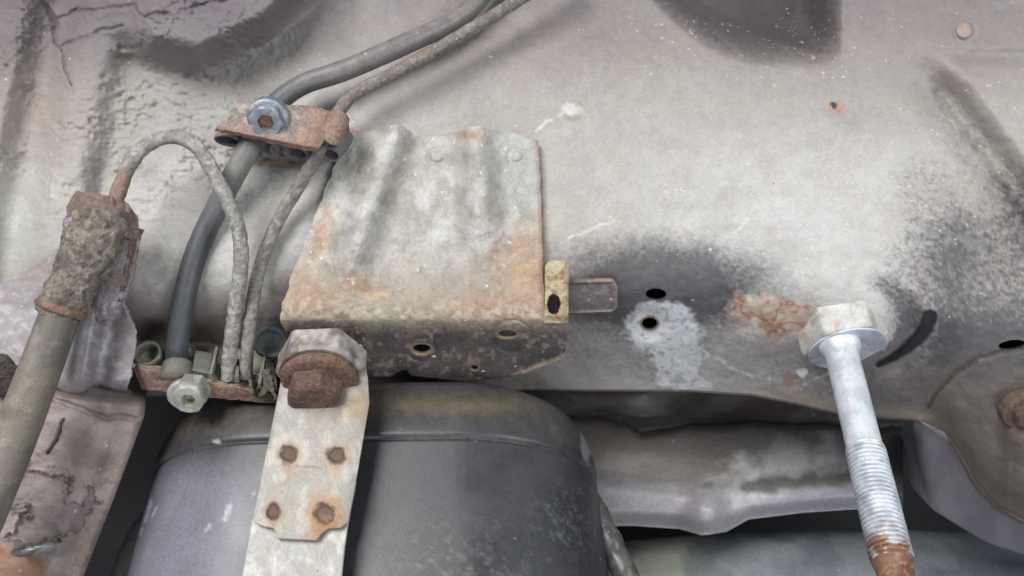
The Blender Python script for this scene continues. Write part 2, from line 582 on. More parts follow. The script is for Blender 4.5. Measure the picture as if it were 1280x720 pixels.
def build_panel():
    step = 1.7
    nu = int(1960 / step)
    nv = int(760 / step)
    xs = np.linspace(-340, 1620, nu)
    ye = np.interp(xs, EDGE[:, 0], EDGE[:, 1])
    t = np.linspace(0, 1, nv)
    y = -250 + (ye[None, :] + 250) * t[:, None]
    x = np.broadcast_to(xs[None, :], y.shape).copy()
    holes = [(820, 367.5, 13, 7, 0.05), (812, 404, 9.5, 7, 0.0), (1265, 431, 17, 6, -0.12)]
    x, y, keep = punch(x, y, holes)
    Y = panel_depth(x, y)
    # pebbled underseal
    peb = sstep(440, 250, x) * sstep(330, 180, y)
    n1 = fbm(x / 9.0, y / 7.5, 0, 3, 3)
    n0 = fbm(x / 40.0, y / 40.0, 0, 5, 3)
    n1b = 1 - np.abs(fbm(x / 7.5, y / 6.0, 0, 4, 2) * 2 - 1)
    Y = Y - ((n1 - 0.5) * 2.2 + (n1b - 0.7) * 1.1) * peb * (0.35 + 1.0 * sstep(0.38, 0.62, n0))
    Y = Y - (fbm(x / 70, y / 70, 0, 8, 4) - 0.5) * 2.6
    Y = Y - (fbm(x / 14, y / 10, 0, 11, 3) - 0.5) * 0.7
    crk = np.zeros(x.shape)
    for c in CRACKS:
        d, par = segdist(x + 16 * (fbm(x / 30, y / 30, 0, 15, 4) - 0.5), y + 16 * (fbm(x / 24, y / 24, 0, 2, 4) - 0.5), c)
        ww = 0.9 + 3.8 * fbm(x / 16, y / 16, 0, 13, 3) * (1 - 0.5 * par)
        crk = np.maximum(crk, np.exp(-(d / ww) ** 2) * (0.35 + 0.9 * fbm(x / 22, y / 22, 0, 14, 2)))
        Y = Y - 1.2 * np.exp(-(d / 9) ** 2) * fbm(x / 20, y / 20, 0, 16, 3)
    Y = Y + crk * 2.0
    # groove of the swept witness mark by the bolt, and the seam line round the boss
    arc = [(1162, 397), (1157, 411), (1147, 424), (1133, 436), (1117, 447), (1098, 456)]
    d, par = segdist(x, y, arc)
    wid = np.interp(par, [0, 0.35, 1], [9.5, 8.5, 3.5])
    arcm = sstep(wid + 1.5, wid - 1.5, d)
    Y = Y + arcm * 1.6
    d2, p2 = segdist(x, y + 4 * (fbm(x / 9, y / 9, 0, 21, 3) - 0.5), [(1160, 510), (1174, 488), (1196, 466), (1222, 450), (1250, 441), (1285, 436)])
    seam = sstep(3.4, 1.4, d2)
    Y = Y + seam * 0.9
    # ---- colour: dark paint under a coat of pale dust, broad light and shade mixed in
    n_a = fbm(x / 120, y / 90, 0, 30, 5)
    n_b = fbm(x / 26, y / 20, 0, 31, 5)
    n_s = fbm(x / 6.0, y / 4.6, 0, 32, 3)
    n_f = fbm(x / 3.4, y / 2.8, 0, 33, 2)
    shp = x.shape + (3,)
    dust = np.broadcast_to(A(186, 181, 173), shp).copy()
    dust = mixc(dust, A(158, 149, 145), sstep(190, 20, y + 70 * (n_a - 0.5)))  # panel's shading toward the top painted into the dust tone
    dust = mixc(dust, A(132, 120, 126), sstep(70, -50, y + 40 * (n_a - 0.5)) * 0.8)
    dust = mixc(dust, A(182, 169, 158), sstep(440, 300, x) * sstep(40, 120, y) * sstep(290, 190, y) * 0.9)
    dust = mixc(dust, A(140, 127, 134), sstep(360, 200, x) * sstep(130, 20, y + 40 * (n_b - .5)) * 0.9)
    dust = mixc(dust, A(202, 204, 192), sstep(120, 20, x) * sstep(140, 240, y) * 0.7)
    dust = mixc(dust, A(208, 207, 203), sstep(620, 1000, x + 60 * (n_a - 0.5)) * sstep(110, 260, y) * sstep(1240, 1080, x))  # brighter light on the right centre painted into the dust tone
    dust = mixc(dust, A(202, 200, 195), sstep(330, 120, np.hypot(x - 300, (y - 290) * 0.9)) * 0.8)
    dust = mixc(dust, A(176, 162, 151), sstep(0.40, 0.75, n_b) * 0.25)
    dust = mixc(dust, A(168, 163, 160), sstep(0.42, 0.75, fbm(x / 60, y / 26, 0, 40, 4)) * 0.3)
    paint = np.broadcast_to(A(52, 51, 60), shp).copy()
    paint = mixc(paint, A(72, 68, 72), sstep(0.3, 0.75, n_s) * 0.7)
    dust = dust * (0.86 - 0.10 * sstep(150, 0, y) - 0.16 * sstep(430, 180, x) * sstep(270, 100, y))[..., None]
    # dust cover, also lowered for the painted shade of pocket and bulge, 0..1
    def soft(f, k=1.0):
        return sstep(0, 1, np.clip(f * k, 0, 1))
    cov = np.full(x.shape, 1.0)
    cov -= 1.15 * soft(blob(x, y, 828, 350, 215, 84, 0.05, 0.06, 50, 60), 1.12)
    cov -= 0.55 * soft(blob(x, y, 790, 420, 190, 90, 0.0, 0.15, 51, 40), 1.6)
    cov -= 0.85 * sstep(380, 480, y + 40 * (n_b - 0.5) + 20 * sstep(1100, 1220, x)) * sstep(860, 1060, x)
    cov -= 0.15 * sstep(350, 430, y + 40 * (n_b - 0.5)) * sstep(760, 300, x)
    dust = mixc(dust, A(140, 124, 120), sstep(345, 410, y + 30 * (n_b - 0.5)) * sstep(760, 300, x) * 0.9)
    cov -= 0.62 * soft(blob(x, y, 1250, 350, 190, 160, -0.6, 0.08, 52, 40), 1.3)
    cov -= 0.28 * soft(blob(x, y, 1160, 300, 80, 140, 0, 0.2, 53, 40), 1.5)
    cov -= 0.10 * sstep(-26, 16, pocket(x, y))
    dd = (x - 1165) * 0.80 - (y - 105) * 0.60
    cov -= 0.30 * np.exp(-(dd / 26) ** 2) * sstep(80, 150, y) * sstep(420, 280, y)
    bl = sstep(46, -26, y - np.interp(x, [100, 180, 250, 330, 420], [40, 60, 80, 34, -40])) * sstep(170, 290, x) * sstep(440, 320, x)
    cov -= 0.22 * bl
    cov -= 0.30 * sstep(40, -30, y) * sstep(300, 420, x) * sstep(760, 640, x)
    cov -= 0.5 * np.exp(-((np.hypot(x - 1062, (y - 405) * 1.2) - 72) / 16) ** 2) * sstep(1060, 1110, x)
    m = sstep(-0.05, 1.05, cov + 0.08 + (0.16 + 0.22 * sstep(1060, 1140, x)) * (n_s - 0.5) + (0.38 + 0.3 * sstep(1060, 1140, x)) * (n_f - 0.5) * sstep(1.02, 0.8, cov) + 0.35 * (n_b - 0.5) - 0.35 * sstep(0.72, 0.82, n_f) * sstep(1000, 1120, x) * sstep(150, 260, y))
    m = np.clip(m, 0.04 + 0.16 * n_a, 1)
    c = mixc(paint, [0, 0, 0], 0)
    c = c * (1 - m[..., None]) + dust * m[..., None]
    c = mixc(c, A(80, 73, 78), sstep(-30, 16, pocket(x, y) + 12 * (n_s - 0.5) + 10 * (n_f - .5)) * 0.92)  # shade inside the pocket painted into the colour
    c = mixc(c, A(100, 90, 99), np.clip(bl * 1.1 + 0.9 * (n_s - 0.5) * bl + 0.6 * (n_f - 0.5) * bl, 0, 1) * 0.6)  # shade on the bulge's flank painted as a darker mauve
    # grey film on the lower face of the rail
    film = sstep(395, 440, y) * sstep(1180, 1080, x) * (0.55 + 0.5 * (n_b - 0.5))
    c = mixc(c, A(146, 140, 138), film * 0.8)
    c = mixc(c, A(104, 97, 92), sstep(435, 490, y) * sstep(1050, 1160, x) * 0.9)
    c = mixc(c, A(150, 135, 120), np.exp(-((y - np.interp(x, EDGE[:, 0], EDGE[:, 1]) + 6) / 9) ** 2) * 0.7 * sstep(900, 1000, x))
    # pale sealant patch round the stud hole
    w = np.maximum(blob(x, y, 826, 410, 54, 34, 0.1, 0.30, 60, 16), blob(x, y, 848, 446, 36, 50, -0.4, 0.6, 61, 12) - 0.05)
    c = mixc(c, A(212, 214, 217), sstep(-0.05, 0.30, w + 0.25 * (n_s - 0.5) + 0.12 * (n_f - .5)) * (0.8 + 0.2 * sstep(450, 400, y)))
    c = mixc(c, A(120, 112, 112), sstep(0.55, 0.7, n_s) * sstep(0.1, 0.4, w) * 0.5)
    rw = np.hypot((x - 812) / 1.0, (y - 404) / 0.78)
    c = mixc(c, A(120, 105, 98), sstep(14, 11, rw))
    # rust
    ru = np.maximum(blob(x, y, 962, 393, 60, 34, 0.12, 0.55, 70, 16), blob(x, y, 1000, 388, 46, 12, 0.15, 0.5, 71, 10))
    rc = mixc(np.broadcast_to(A(194, 174, 158), shp).copy(), A(170, 132, 112), sstep(0.46, 0.70, fbm(x / 8, y / 6, 0, 72, 5)))
    rc = mixc(rc, A(214, 200, 184), sstep(0.50, 0.68, fbm(x / 16, y / 9, 0, 73, 5)))
    rdg = 1 - np.abs(fbm(x / 24, y / 14, 0, 74, 4) * 2 - 1)
    rc = mixc(rc, A(166, 98, 72), sstep(0.86, 0.98, rdg) * 0.75)
    c = mixc(c, [0, 0, 0], 0)
    rm = sstep(-0.05, 0.55, ru + 0.5 * (n_s - 0.5))[..., None]
    c = c * (1 - rm) + rc * rm
    ru2 = blob(x, y, 990, 474, 24, 9, -0.3, 0.7, 75, 7)
    c = mixc(c, A(146, 108, 104), sstep(-.1, 0.8, ru2) * 0.8)
    c = mixc(c, A(210, 212, 214), sstep(0, 0.3, blob(x, y, 1003, 466, 8, 6, 0, 0.4, 76, 6)))
    c = mixc(c, A(168, 118, 92), sstep(0.0, 0.25, blob(x, y, 430, 172, 26, 12, 0, 0.4, 77, 8)) * 0.8)
    c = mixc(c, A(175, 140, 110), sstep(0.0, 0.25, blob(x, y, 345, 204, 28, 7, 0, 0.4, 78, 8)) * 0.7)
    c = mixc(c, A(160, 156, 152), sstep(-0.1, 0.6, blob(x, y, 1046, 142, 32, 17, 0.1, 0.6, 83, 9)) * 0.6)
    c = mixc(c, A(176, 132, 110), sstep(-0.1, 0.5, blob(x, y, 1047, 134, 13, 8, 0.2, 0.6, 79, 6)) * 0.9)
    c = mixc(c, A(60, 54, 54), sstep(0.0, 0.25, blob(x, y, 1042, 132, 5, 4, 0.8, 0.4, 80, 4)))
    c = mixc(c, A(190, 160, 145), sstep(12, 9, np.hypot(x - 1205, y - 38)) * 0.4)
    # scratches down to bright metal
    for pts, wd in (([(870, 432), (885, 443), (908, 456), (935, 468), (962, 474)], 1.5), ([(698, 306), (712, 298), (726, 292), (742, 284), (768, 276)], 1.5),
                    ([(905, 296), (925, 287), (936, 274)], 1.6), ([(672, 165), (690, 150), (705, 140)], 2.2), ([(1005, 480), (1030, 470), (1060, 466)], 1.0)):
        d, par = segdist(x + 6 * (fbm(x / 9, y / 9, 0, 90, 4) - 0.5), y + 10 * (fbm(x / 11, y / 11, 0, 91, 4) - 0.5), pts)
        c = mixc(c, A(218, 212, 203), sstep(wd + 0.5, wd * 0.3, d) * sstep(0.25, 0.6, fbm(x / 7, y / 7, 0, 92, 2)) * 0.75)
    c = mixc(c, A(214, 212, 208), sstep(0.1, 0.5, blob(x, y, 715, 136, 18, 10, 0.4, 0.5, 93, 8)) * 0.7)
    c = mixc(c, A(84, 76, 80), np.clip(crk * 0.7, 0, 1))
    c = mixc(c, A(30, 30, 37), arcm)
    c = mixc(c, A(82, 70, 58), seam * 0.7)
    # brown boss
    rr = np.hypot(x - 1300, y - 535)
    c = mixc(c, A(116, 100, 84), sstep(52, 34, rr + 24 * (n_s - 0.5)) * 0.6)
    # paint chips
    ch = fbm(x / 5.2, y / 3.8, 0, 95, 2)
    c = mixc(c, A(220, 211, 200), sstep(0.84, 0.90, ch) * 0.7 * (0.25 + 0.75 * sstep(700, 950, x)) * sstep(0.45, 0.62, n_b) * (1 - sstep(390, 440, y) * sstep(1060, 1130, x)))
    fl = 0.10 + 1.0 * sstep(650, 1000, x) * sstep(140, 260, y) + 0.5 * sstep(60, 10, np.abs(pocket(x, y)))
    fl = fl * (1 - 0.75 * sstep(0.75, 0.35, cov))
    fl = fl * (0.15 + 1.7 * sstep(0.40, 0.66, fbm(x / 45, y / 30, 0, 96, 3)))
    fl *= (sstep(480, 400, y) * 0.75 + 0.25) * (1 - 0.97 * sstep(400, 450, y) * sstep(1080, 1150, x))
    root = thing('body_panel', P(640, 490, 40), 'pale dusty grey underbody panel folding into the dark sill rail', 'body panel', kind='structure')
    V = P(x, y, Y)
    f = grid_faces(nv, nu, keep)
    rgh = 0.25 * sstep(-25, 10, pocket(x, y)) + 0.25 * arcm + 0.28 * sstep(400, 200, x) * sstep(260, 140, y) + 0.2 * (n_b - 0.5)
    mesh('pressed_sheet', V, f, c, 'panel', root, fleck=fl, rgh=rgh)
    # folded-back lip that gives the lower edge its thickness
    e = V[-1]
    rows = [e + np.array([0, 0, 0.0]), e + np.array([0, 1.2, -1.0]), e + np.array([0, 3.0, -0.8]), e + np.array([0, 9, 1.5]), e + np.array([0, 14, 6])]
    lip = np.array(rows)
    mesh('rolled_lip', lip, grid_faces(len(rows), nu), mixc(c[-1], A(110, 100, 92), 0.5)[None].repeat(len(rows), 0), 'panel', root, fleck=0.3)
    # dark cups behind the drilled holes
    for (hx, hy, rx, ry, an) in holes:
        a = np.linspace(0, 2 * math.pi, 40, endpoint=False)
        ex = hx + (rx * np.cos(a) * math.cos(an) - ry * np.sin(a) * math.sin(an)) * 1.04
        ey = hy + (rx * np.cos(a) * math.sin(an) + ry * np.sin(a) * math.cos(an)) * 1.04
        r0 = P(ex, ey, panel_depth(ex, ey) + 0.15)
        cen = r0.mean(0)
        r1 = r0 + np.array([0, 1.5, 0.6])
        r2 = cen + (r0 - cen) * 2.2 + np.array([0, 2.2, 0.9])
        r3 = cen + (r0 - cen) * 2.2 + np.array([0, 26, 8])
        v = np.concatenate([r0, r1, r2, r3])
        idx = np.arange(160).reshape(4, 40); idx = np.concatenate([idx, idx[:, :1]], 1)
        ff = np.stack([idx[:-1, :-1], idx[1:, :-1], idx[1:, 1:], idx[:-1, 1:]], -1).reshape(-1, 4).tolist()
        ff.append(list(range(120, 160)))
        mesh('drilled_hole', v, ff, A(60, 55, 55), 'panel', root, fleck=0)
    # inner wall of the rail end, running back from the fold at the far end
    sx = np.linspace(1143, 1440, 90)
    top = P(sx, np.interp(sx, EDGE[:, 0], EDGE[:, 1]), panel_depth(sx, np.interp(sx, EDGE[:, 0], EDGE[:, 1])))
    bx = np.interp(sx, [1143, 1152, 1185, 1205, 1225, 1250, 1300, 1440], [1143, 1150, 1163, 1178, 1204, 1236, 1296, 1440])
    by = np.interp(sx, [1143, 1152, 1185, 1205, 1225, 1250, 1300, 1440], [528, 596, 632, 640, 656, 676, 694, 726])
    ker = np.exp(-np.linspace(-2, 2, 17) ** 2); ker /= ker.sum()
    bx = np.convolve(np.pad(bx, 8, mode='edge'), ker, 'valid'); by = np.convolve(np.pad(by, 8, mode='edge'), ker, 'valid')
    bot = P(bx, by, np.interp(sx, [1143, 1200, 1300], [84, 76, 66]))
    rows = []
    for k, tt in enumerate(np.linspace(0, 1, 40)):
        q = top * (1 - tt) + bot * tt
        bul = math.sin(math.pi * tt) * 2.5 - 3.5 * math.exp(-((tt - 0.07) / 0.05) ** 2)
        rows.append(q + np.array([0, bul, 0]))
    rows.append(bot + np.array([0, 3, -1.5])); rows.append(bot + np.array([0, 16, 2]))
    W = np.array(rows)
    wx, wy = toPX(W)
    W[..., 1] += (fbm(wx / 30, wy / 30, 0, 97, 3) - 0.5) * 4
    wc = np.broadcast_to(A(158, 153, 162), W.shape).copy()
    wc = mixc(wc, A(120, 98, 84), np.exp(-((np.linspace(0, 1, len(rows)) - 0.06) / 0.06) ** 2)[:, None] * np.ones(90)[None] * 0.9)
    wc = mixc(wc, A(176, 175, 182), sstep(0.45, 0.72, fbm(wx / 22, wy / 30, 0, 98, 4)) * 0.6)
    mesh('rail_inner_wall', W, grid_faces(len(rows), 90), wc, 'panel', root, fleck=0.2)
    return root


build_panel()

# added near-black backing sheet, stands for the shade in the gaps, far behind everything
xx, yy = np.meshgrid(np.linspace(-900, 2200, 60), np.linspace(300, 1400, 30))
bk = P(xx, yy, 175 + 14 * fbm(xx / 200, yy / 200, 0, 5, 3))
o = mesh('dark_backing', bk, grid_faces(30, 60), A(20, 20, 26), 'plastic', None, fleck=0.2, base=P(640, 900, 180))
tag(o, 'near-black backing sheet standing for the shade behind tank and arm', 'backing sheet', kind='structure')


# ================================================================ things
# ---------------------------------------------------------------- heat shield and pipe in the gap under the rail
def build_heat_shield():
    nu, nv = 330, 150
    xs = np.linspace(640, 1128, nu)
    bot = np.interp(xs, [640, 740, 790, 850, 878, 905, 935, 1000, 1060, 1130, 1162, 1200], [660, 657, 656, 660, 668, 664, 648, 640, 636, 634, 640, 640])
    ytop = 440
    t = np.linspace(0, 1, nv)
    y = ytop + (bot - ytop)[None] * t[:, None]
    x = np.broadcast_to(xs[None], y.shape).copy()
    Y = 118 - 26 * sstep(470, 640, y) + 8 * sstep(0.90, 1.0, t)[:, None]
    # folded crease and lap
    cr = np.interp(x, [640, 752, 778, 800, 822, 870, 960, 1040, 1200], [520, 524, 533, 544, 540, 532, 530, 535, 540]) + 9 * (fbm(x / 26, 0 * x, 0, 114, 4) - 0.5)
    Y = Y - 5 * sstep(cr - 3, cr + 9, y) + 2.0 * np.exp(-((y - cr) / 4) ** 2)
    Y = Y - 6 * np.clip(blob(x, y, 805, 492, 60, 30), 0, 1)
    Y = Y - 11 * np.exp(-((x - 884) / 22) ** 2) * sstep(606, 640, y)
    Y = Y - 4 * sstep(585, 612, y + 14 * np.sin(x / 80))
    Y = Y + (fbm(x / 110, y / 70, 0, 110, 2) - 0.5) * 4
    n = fbm(x / 60, y / 22, 0, 111, 5)
    n2 = fbm(x / 14, y / 10, 0, 112, 4)
    c = np.broadcast_to(A(132, 124, 116), x.shape + (3,)).copy()
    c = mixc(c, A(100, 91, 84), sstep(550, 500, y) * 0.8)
    c = mixc(c, A(160, 155, 150), sstep(0.45, 0.72, n) * 0.6)
    si = sstep(590, 618, y + 30 * (n - 0.5) + 10 * (n2 - .5))
    c = mixc(c, A(178, 175, 182), si * (0.55 + 0.45 * sstep(800, 1000, x)))
    c = mixc(c, A(214, 216, 216), sstep(-0.1, 0.8, blob(x, y, 975, 585, 110, 40, -0.25, 0.6, 113, 22) + 0.4 * (n2 - .5)) * 0.85)
    d, par = segdist(x, y, [(930, 612), (985, 606), (1050, 600), (1110, 592)])
    c = mixc(c, A(100, 94, 88), sstep(12, 3, d + 8 * (n2 - 0.5)) * 0.75)
    c = mixc(c, A(70, 66, 66), sstep(1075, 1120, x + 30 * (n - .5)) * 0.85)  # end painted dark for the shade of the gap beside it
    c = mixc(c, A(84, 74, 68), np.exp(-((y - cr) / 3.5) ** 2) * sstep(0.35, 0.6, n2) * 0.8)
    root = thing('heat_shield', P(900, 668, 100), 'dull silver heat shield showing through the gap below the sill rail', 'heat shield')
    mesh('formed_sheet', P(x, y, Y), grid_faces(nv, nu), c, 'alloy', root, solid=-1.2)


build_heat_shield()

cl = path([(560, 800, 135), (700, 772, 130), (800, 752, 125), (950, 742, 120), (1100, 738, 118), (1250, 748, 118), (1450, 775, 118)], 120)
v, f = tube(cl, 29.0, 64, lump=0.5, lump_mm=14, seed=120)
vx, vy = toPX(v)
c = np.broadcast_to(A(128, 134, 138), v.shape).copy()
c = mixc(c, A(176, 176, 148), sstep(960, 800, vx) * 0.55)
c = mixc(c, A(86, 92, 100), sstep(0.45, 0.6, noise3(v, 18, 121)) * 0.6)
o = mesh('exhaust_pipe', v, f, c, 'hose', None, base=P(900, 742, 122), fleck=0.5)
tag(o, 'thick dark grey pipe running below the silver heat shield', 'pipe')


# ---------------------------------------------------------------- tank
def build_tank():
    th = math.radians(30)
    u = np.array([-0.015, math.sin(th), math.cos(th)]); u /= np.linalg.norm(u)
    w = np.array([1.0, 0, 0.015]); w = w - u * np.dot(w, u); w /= np.linalg.norm(w)
    d = np.cross(u, w)
    if d[1] > 0:
        d = -d
    c0 = P(446, 548, -10)          # front of the seam, middle
    a, b, rc = 87.0, 56.0, 55.5     # half width, half depth, corner radius
    org = c0 - d * b

    def ring(sc_x, sc_b, h, inset=0.0, n=460):
        aa, bb = a * sc_x - inset, b * sc_b - inset
        r = min(rc, aa * 0.95, bb * 0.95)
        pts = []
        per = []
        # rounded rectangle walked from the back, one quarter arc per corner
        for k, (sx, sy, a0) in enumerate(((1, 1, 0), (-1, 1, 90), (-1, -1, 180), (1, -1, 270))):
            ang = np.radians(np.linspace(a0, a0 + 90, 26))
            pts.append(np.stack([sx * (aa - r) + r * np.cos(ang), sy * (bb - r) + r * np.sin(ang)], -1))
        q = np.concatenate(pts)
        q = np.vstack([q, q[:1]])
        s = np.concatenate([[0], np.cumsum(np.linalg.norm(np.diff(q, axis=0), axis=1))])
        t = np.linspace(0, s[-1], n, endpoint=False)
        q = np.stack([np.interp(t, s, q[:, 0]), np.interp(t, s, q[:, 1])], -1)
        # slight crown on the front face
        q[:, 1] += np.where(q[:, 1] > 0, 3.0 * (1 - (q[:, 0] / aa) ** 2) - 3.0, 0)
        return org + u * h + w * q[:, :1] + d * q[:, 1:2]

    rings = []
    hs = []
    for h in np.linspace(-110, -1.2, 190):
        k = 1 - 0.0008 * (h + 1)
        rings.append(ring(k, 1.0, h)); hs.append(h)
    for h, ins in ((-0.8, 0.2), (-0.4, 0.8), (0.0, 0.8), (0.4, 0.1), (0.8, -0.25)):
        rings.append(ring(1, 1, h, ins)); hs.append(h)
    for e in np.linspace(0.03, 1, 44):
        an = e * math.pi / 2
        rings.append(ring(1, 1, 0.8 + 15 * min(1, e * 2.2) * 0.35 + 26 * math.sin(an), -0.25 + 36 * (1 - math.cos(an)) * 0.95)); hs.append(1 + 26 * math.sin(an))
    V = np.array(rings)
    n, m = V.shape[:2]
    hh = np.array(hs)[:, None] + np.zeros((1, m))
    px, py = toPX(V)
    nz = noise3(V, 16, 130, 5)
    nf = noise3(V, 3.0, 131, 4)
    c = np.broadcast_to(A(52, 54, 58), V.shape).copy()
    c = mixc(c, A(70, 71, 74), sstep(0.36, 0.70, nz) * 0.6)
    c = mixc(c, A(146, 146, 158), sstep(430, 190, px + 60 * (nz - 0.5)) * sstep(545, 610, py) * 0.75)  # reflected light on the left side painted as a lilac tone
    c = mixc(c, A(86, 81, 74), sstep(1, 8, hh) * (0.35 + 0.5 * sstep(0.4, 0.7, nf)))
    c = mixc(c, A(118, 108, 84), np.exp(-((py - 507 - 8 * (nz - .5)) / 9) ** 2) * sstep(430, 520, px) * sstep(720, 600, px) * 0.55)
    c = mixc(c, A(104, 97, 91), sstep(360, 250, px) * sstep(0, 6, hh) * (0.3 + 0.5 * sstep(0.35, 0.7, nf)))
    c = mixc(c, A(98, 86, 76), np.exp(-((hh - 0.1) / 0.45) ** 2) * sstep(0.30, 0.6, nf) * 0.8)
    nq = noise3(V, 1.3, 137, 3)
    c = mixc(c, A(124, 120, 115), sstep(0.45, 0.85, nq) * np.clip(blob(px, py, 560, 700, 120, 66, -0.1, 0.5, 132, 26) * 1.3, 0, 1) * 0.6)
    c = mixc(c, A(128, 130, 138), sstep(0.45, 0.85, nq) * np.clip(blob(px, py, 715, 655, 55, 60, 0, 0.5, 133, 18) * 1.5, 0, 1) * 0.5)
    c = mixc(c, A(150, 156, 156), sstep(0, 0.3, blob(px, py, 738, 545, 12, 36, 0.1, 0.4, 134, 10)) * 0.6)
    # scuffs
    for (sx, sy, ex, ey, wd) in ((189, 627, 181, 652, 2.4), (196, 634, 190, 646, 1.2), (287, 632, 281, 650, 3.5), (268, 552, 273, 553, 2.0), (178, 660, 176, 668, 1.3),
                                 (262, 656, 258, 664, 2.0), (320, 612, 318, 618, 1.2)):
        dd, _ = segdist(px, py, [(sx, sy), (ex, ey)])
        c = mixc(c, A(196, 200, 208), sstep(wd + 1.0, wd * 0.2, dd + 3.0 * (nq - .5)) * 0.7)
    rg = 0.10 * sstep(0.25, 0.8, nz)
    idx = np.arange(n * m).reshape(n, m); idx = np.concatenate([idx, idx[:, :1]], 1)
    f = np.stack([idx[:-1, :-1], idx[:-1, 1:], idx[1:, 1:], idx[1:, :-1]], -1).reshape(-1, 4).tolist()
    f.append(list(range((n - 1) * m, n * m)))
    f.append(list(range(m))[::-1])
    root = thing('plastic_tank', P(466, 760, -20), 'large black plastic tank with moulded seam behind the pale metal strap', 'tank')
    lower = 82
    nn = lower
    fl = [q for q in f]
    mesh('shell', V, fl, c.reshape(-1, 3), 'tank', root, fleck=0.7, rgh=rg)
    # moulded ribs at the side foot
    cl = path([(722, 600, 34), (748, 648, 26), (768, 690, 20), (792, 740, 14)], 50)
    rr = 4.6 + 0.5 * np.abs(np.sin(np.linspace(0, 14, 50)))
    v, ff = tube(cl, rr, 20, lump=0.5, lump_mm=4, seed=135)
    mesh('moulded_foot', v, ff, mixc(np.broadcast_to(A(84, 82, 84), v.shape).copy(), A(110, 104, 98), sstep(0.45, 0.6, noise3(v, 3, 136))), 'tank', root)
    return root


build_tank()

# smaller grey canister behind the tank
og = P(212, 772, 34)
rings = []
for e in np.linspace(-1, 1, 40):
    rings.append((46 * e, 26 * max(0.02, (1 - abs(e) ** 3.2)) ** (1 / 3.2), 'r'))
v, f = spin(og, (0.18, 0.25, 0.9), rings, 64, lump=0.4, lump_mm=10, seed=140)
c = mixc(np.broadcast_to(A(176, 176, 178), v.shape).copy(), A(190, 190, 192), sstep(0.4, 0.6, noise3(v, 14, 141)))
o = mesh('canister', v, f, c, 'plastic', None, base=og)
tag(o, 'small smooth grey canister tucked behind the black tank', 'canister')


# ---------------------------------------------------------------- ribbed bracket welded to the panel
def bracket_depth(x, y):
    yf = 392 + 6 * np.sin(x / 60.0)
    Y = lerp(7.0, -12.0, np.clip((y - 165) / 235, 0, 1)) + softplus(y - 396, 9) / 3.5 * 1.2
    for (x0, x1, w, yb) in ((492, 437, 17, 350), (594, 606, 18, 318)):
        xc = np.interp(y, [165, 330], [x0, x1])
        q = np.exp(-np.abs((x - xc) / (w + 5)) ** 2.4)
        Y = Y - 9.5 * q * sstep(yb + 40, yb - 70, y)
    Y = Y - 1.5 * sstep(620, 545, x) * sstep(480, 545, x) * sstep(380, 250, y)
    return Y


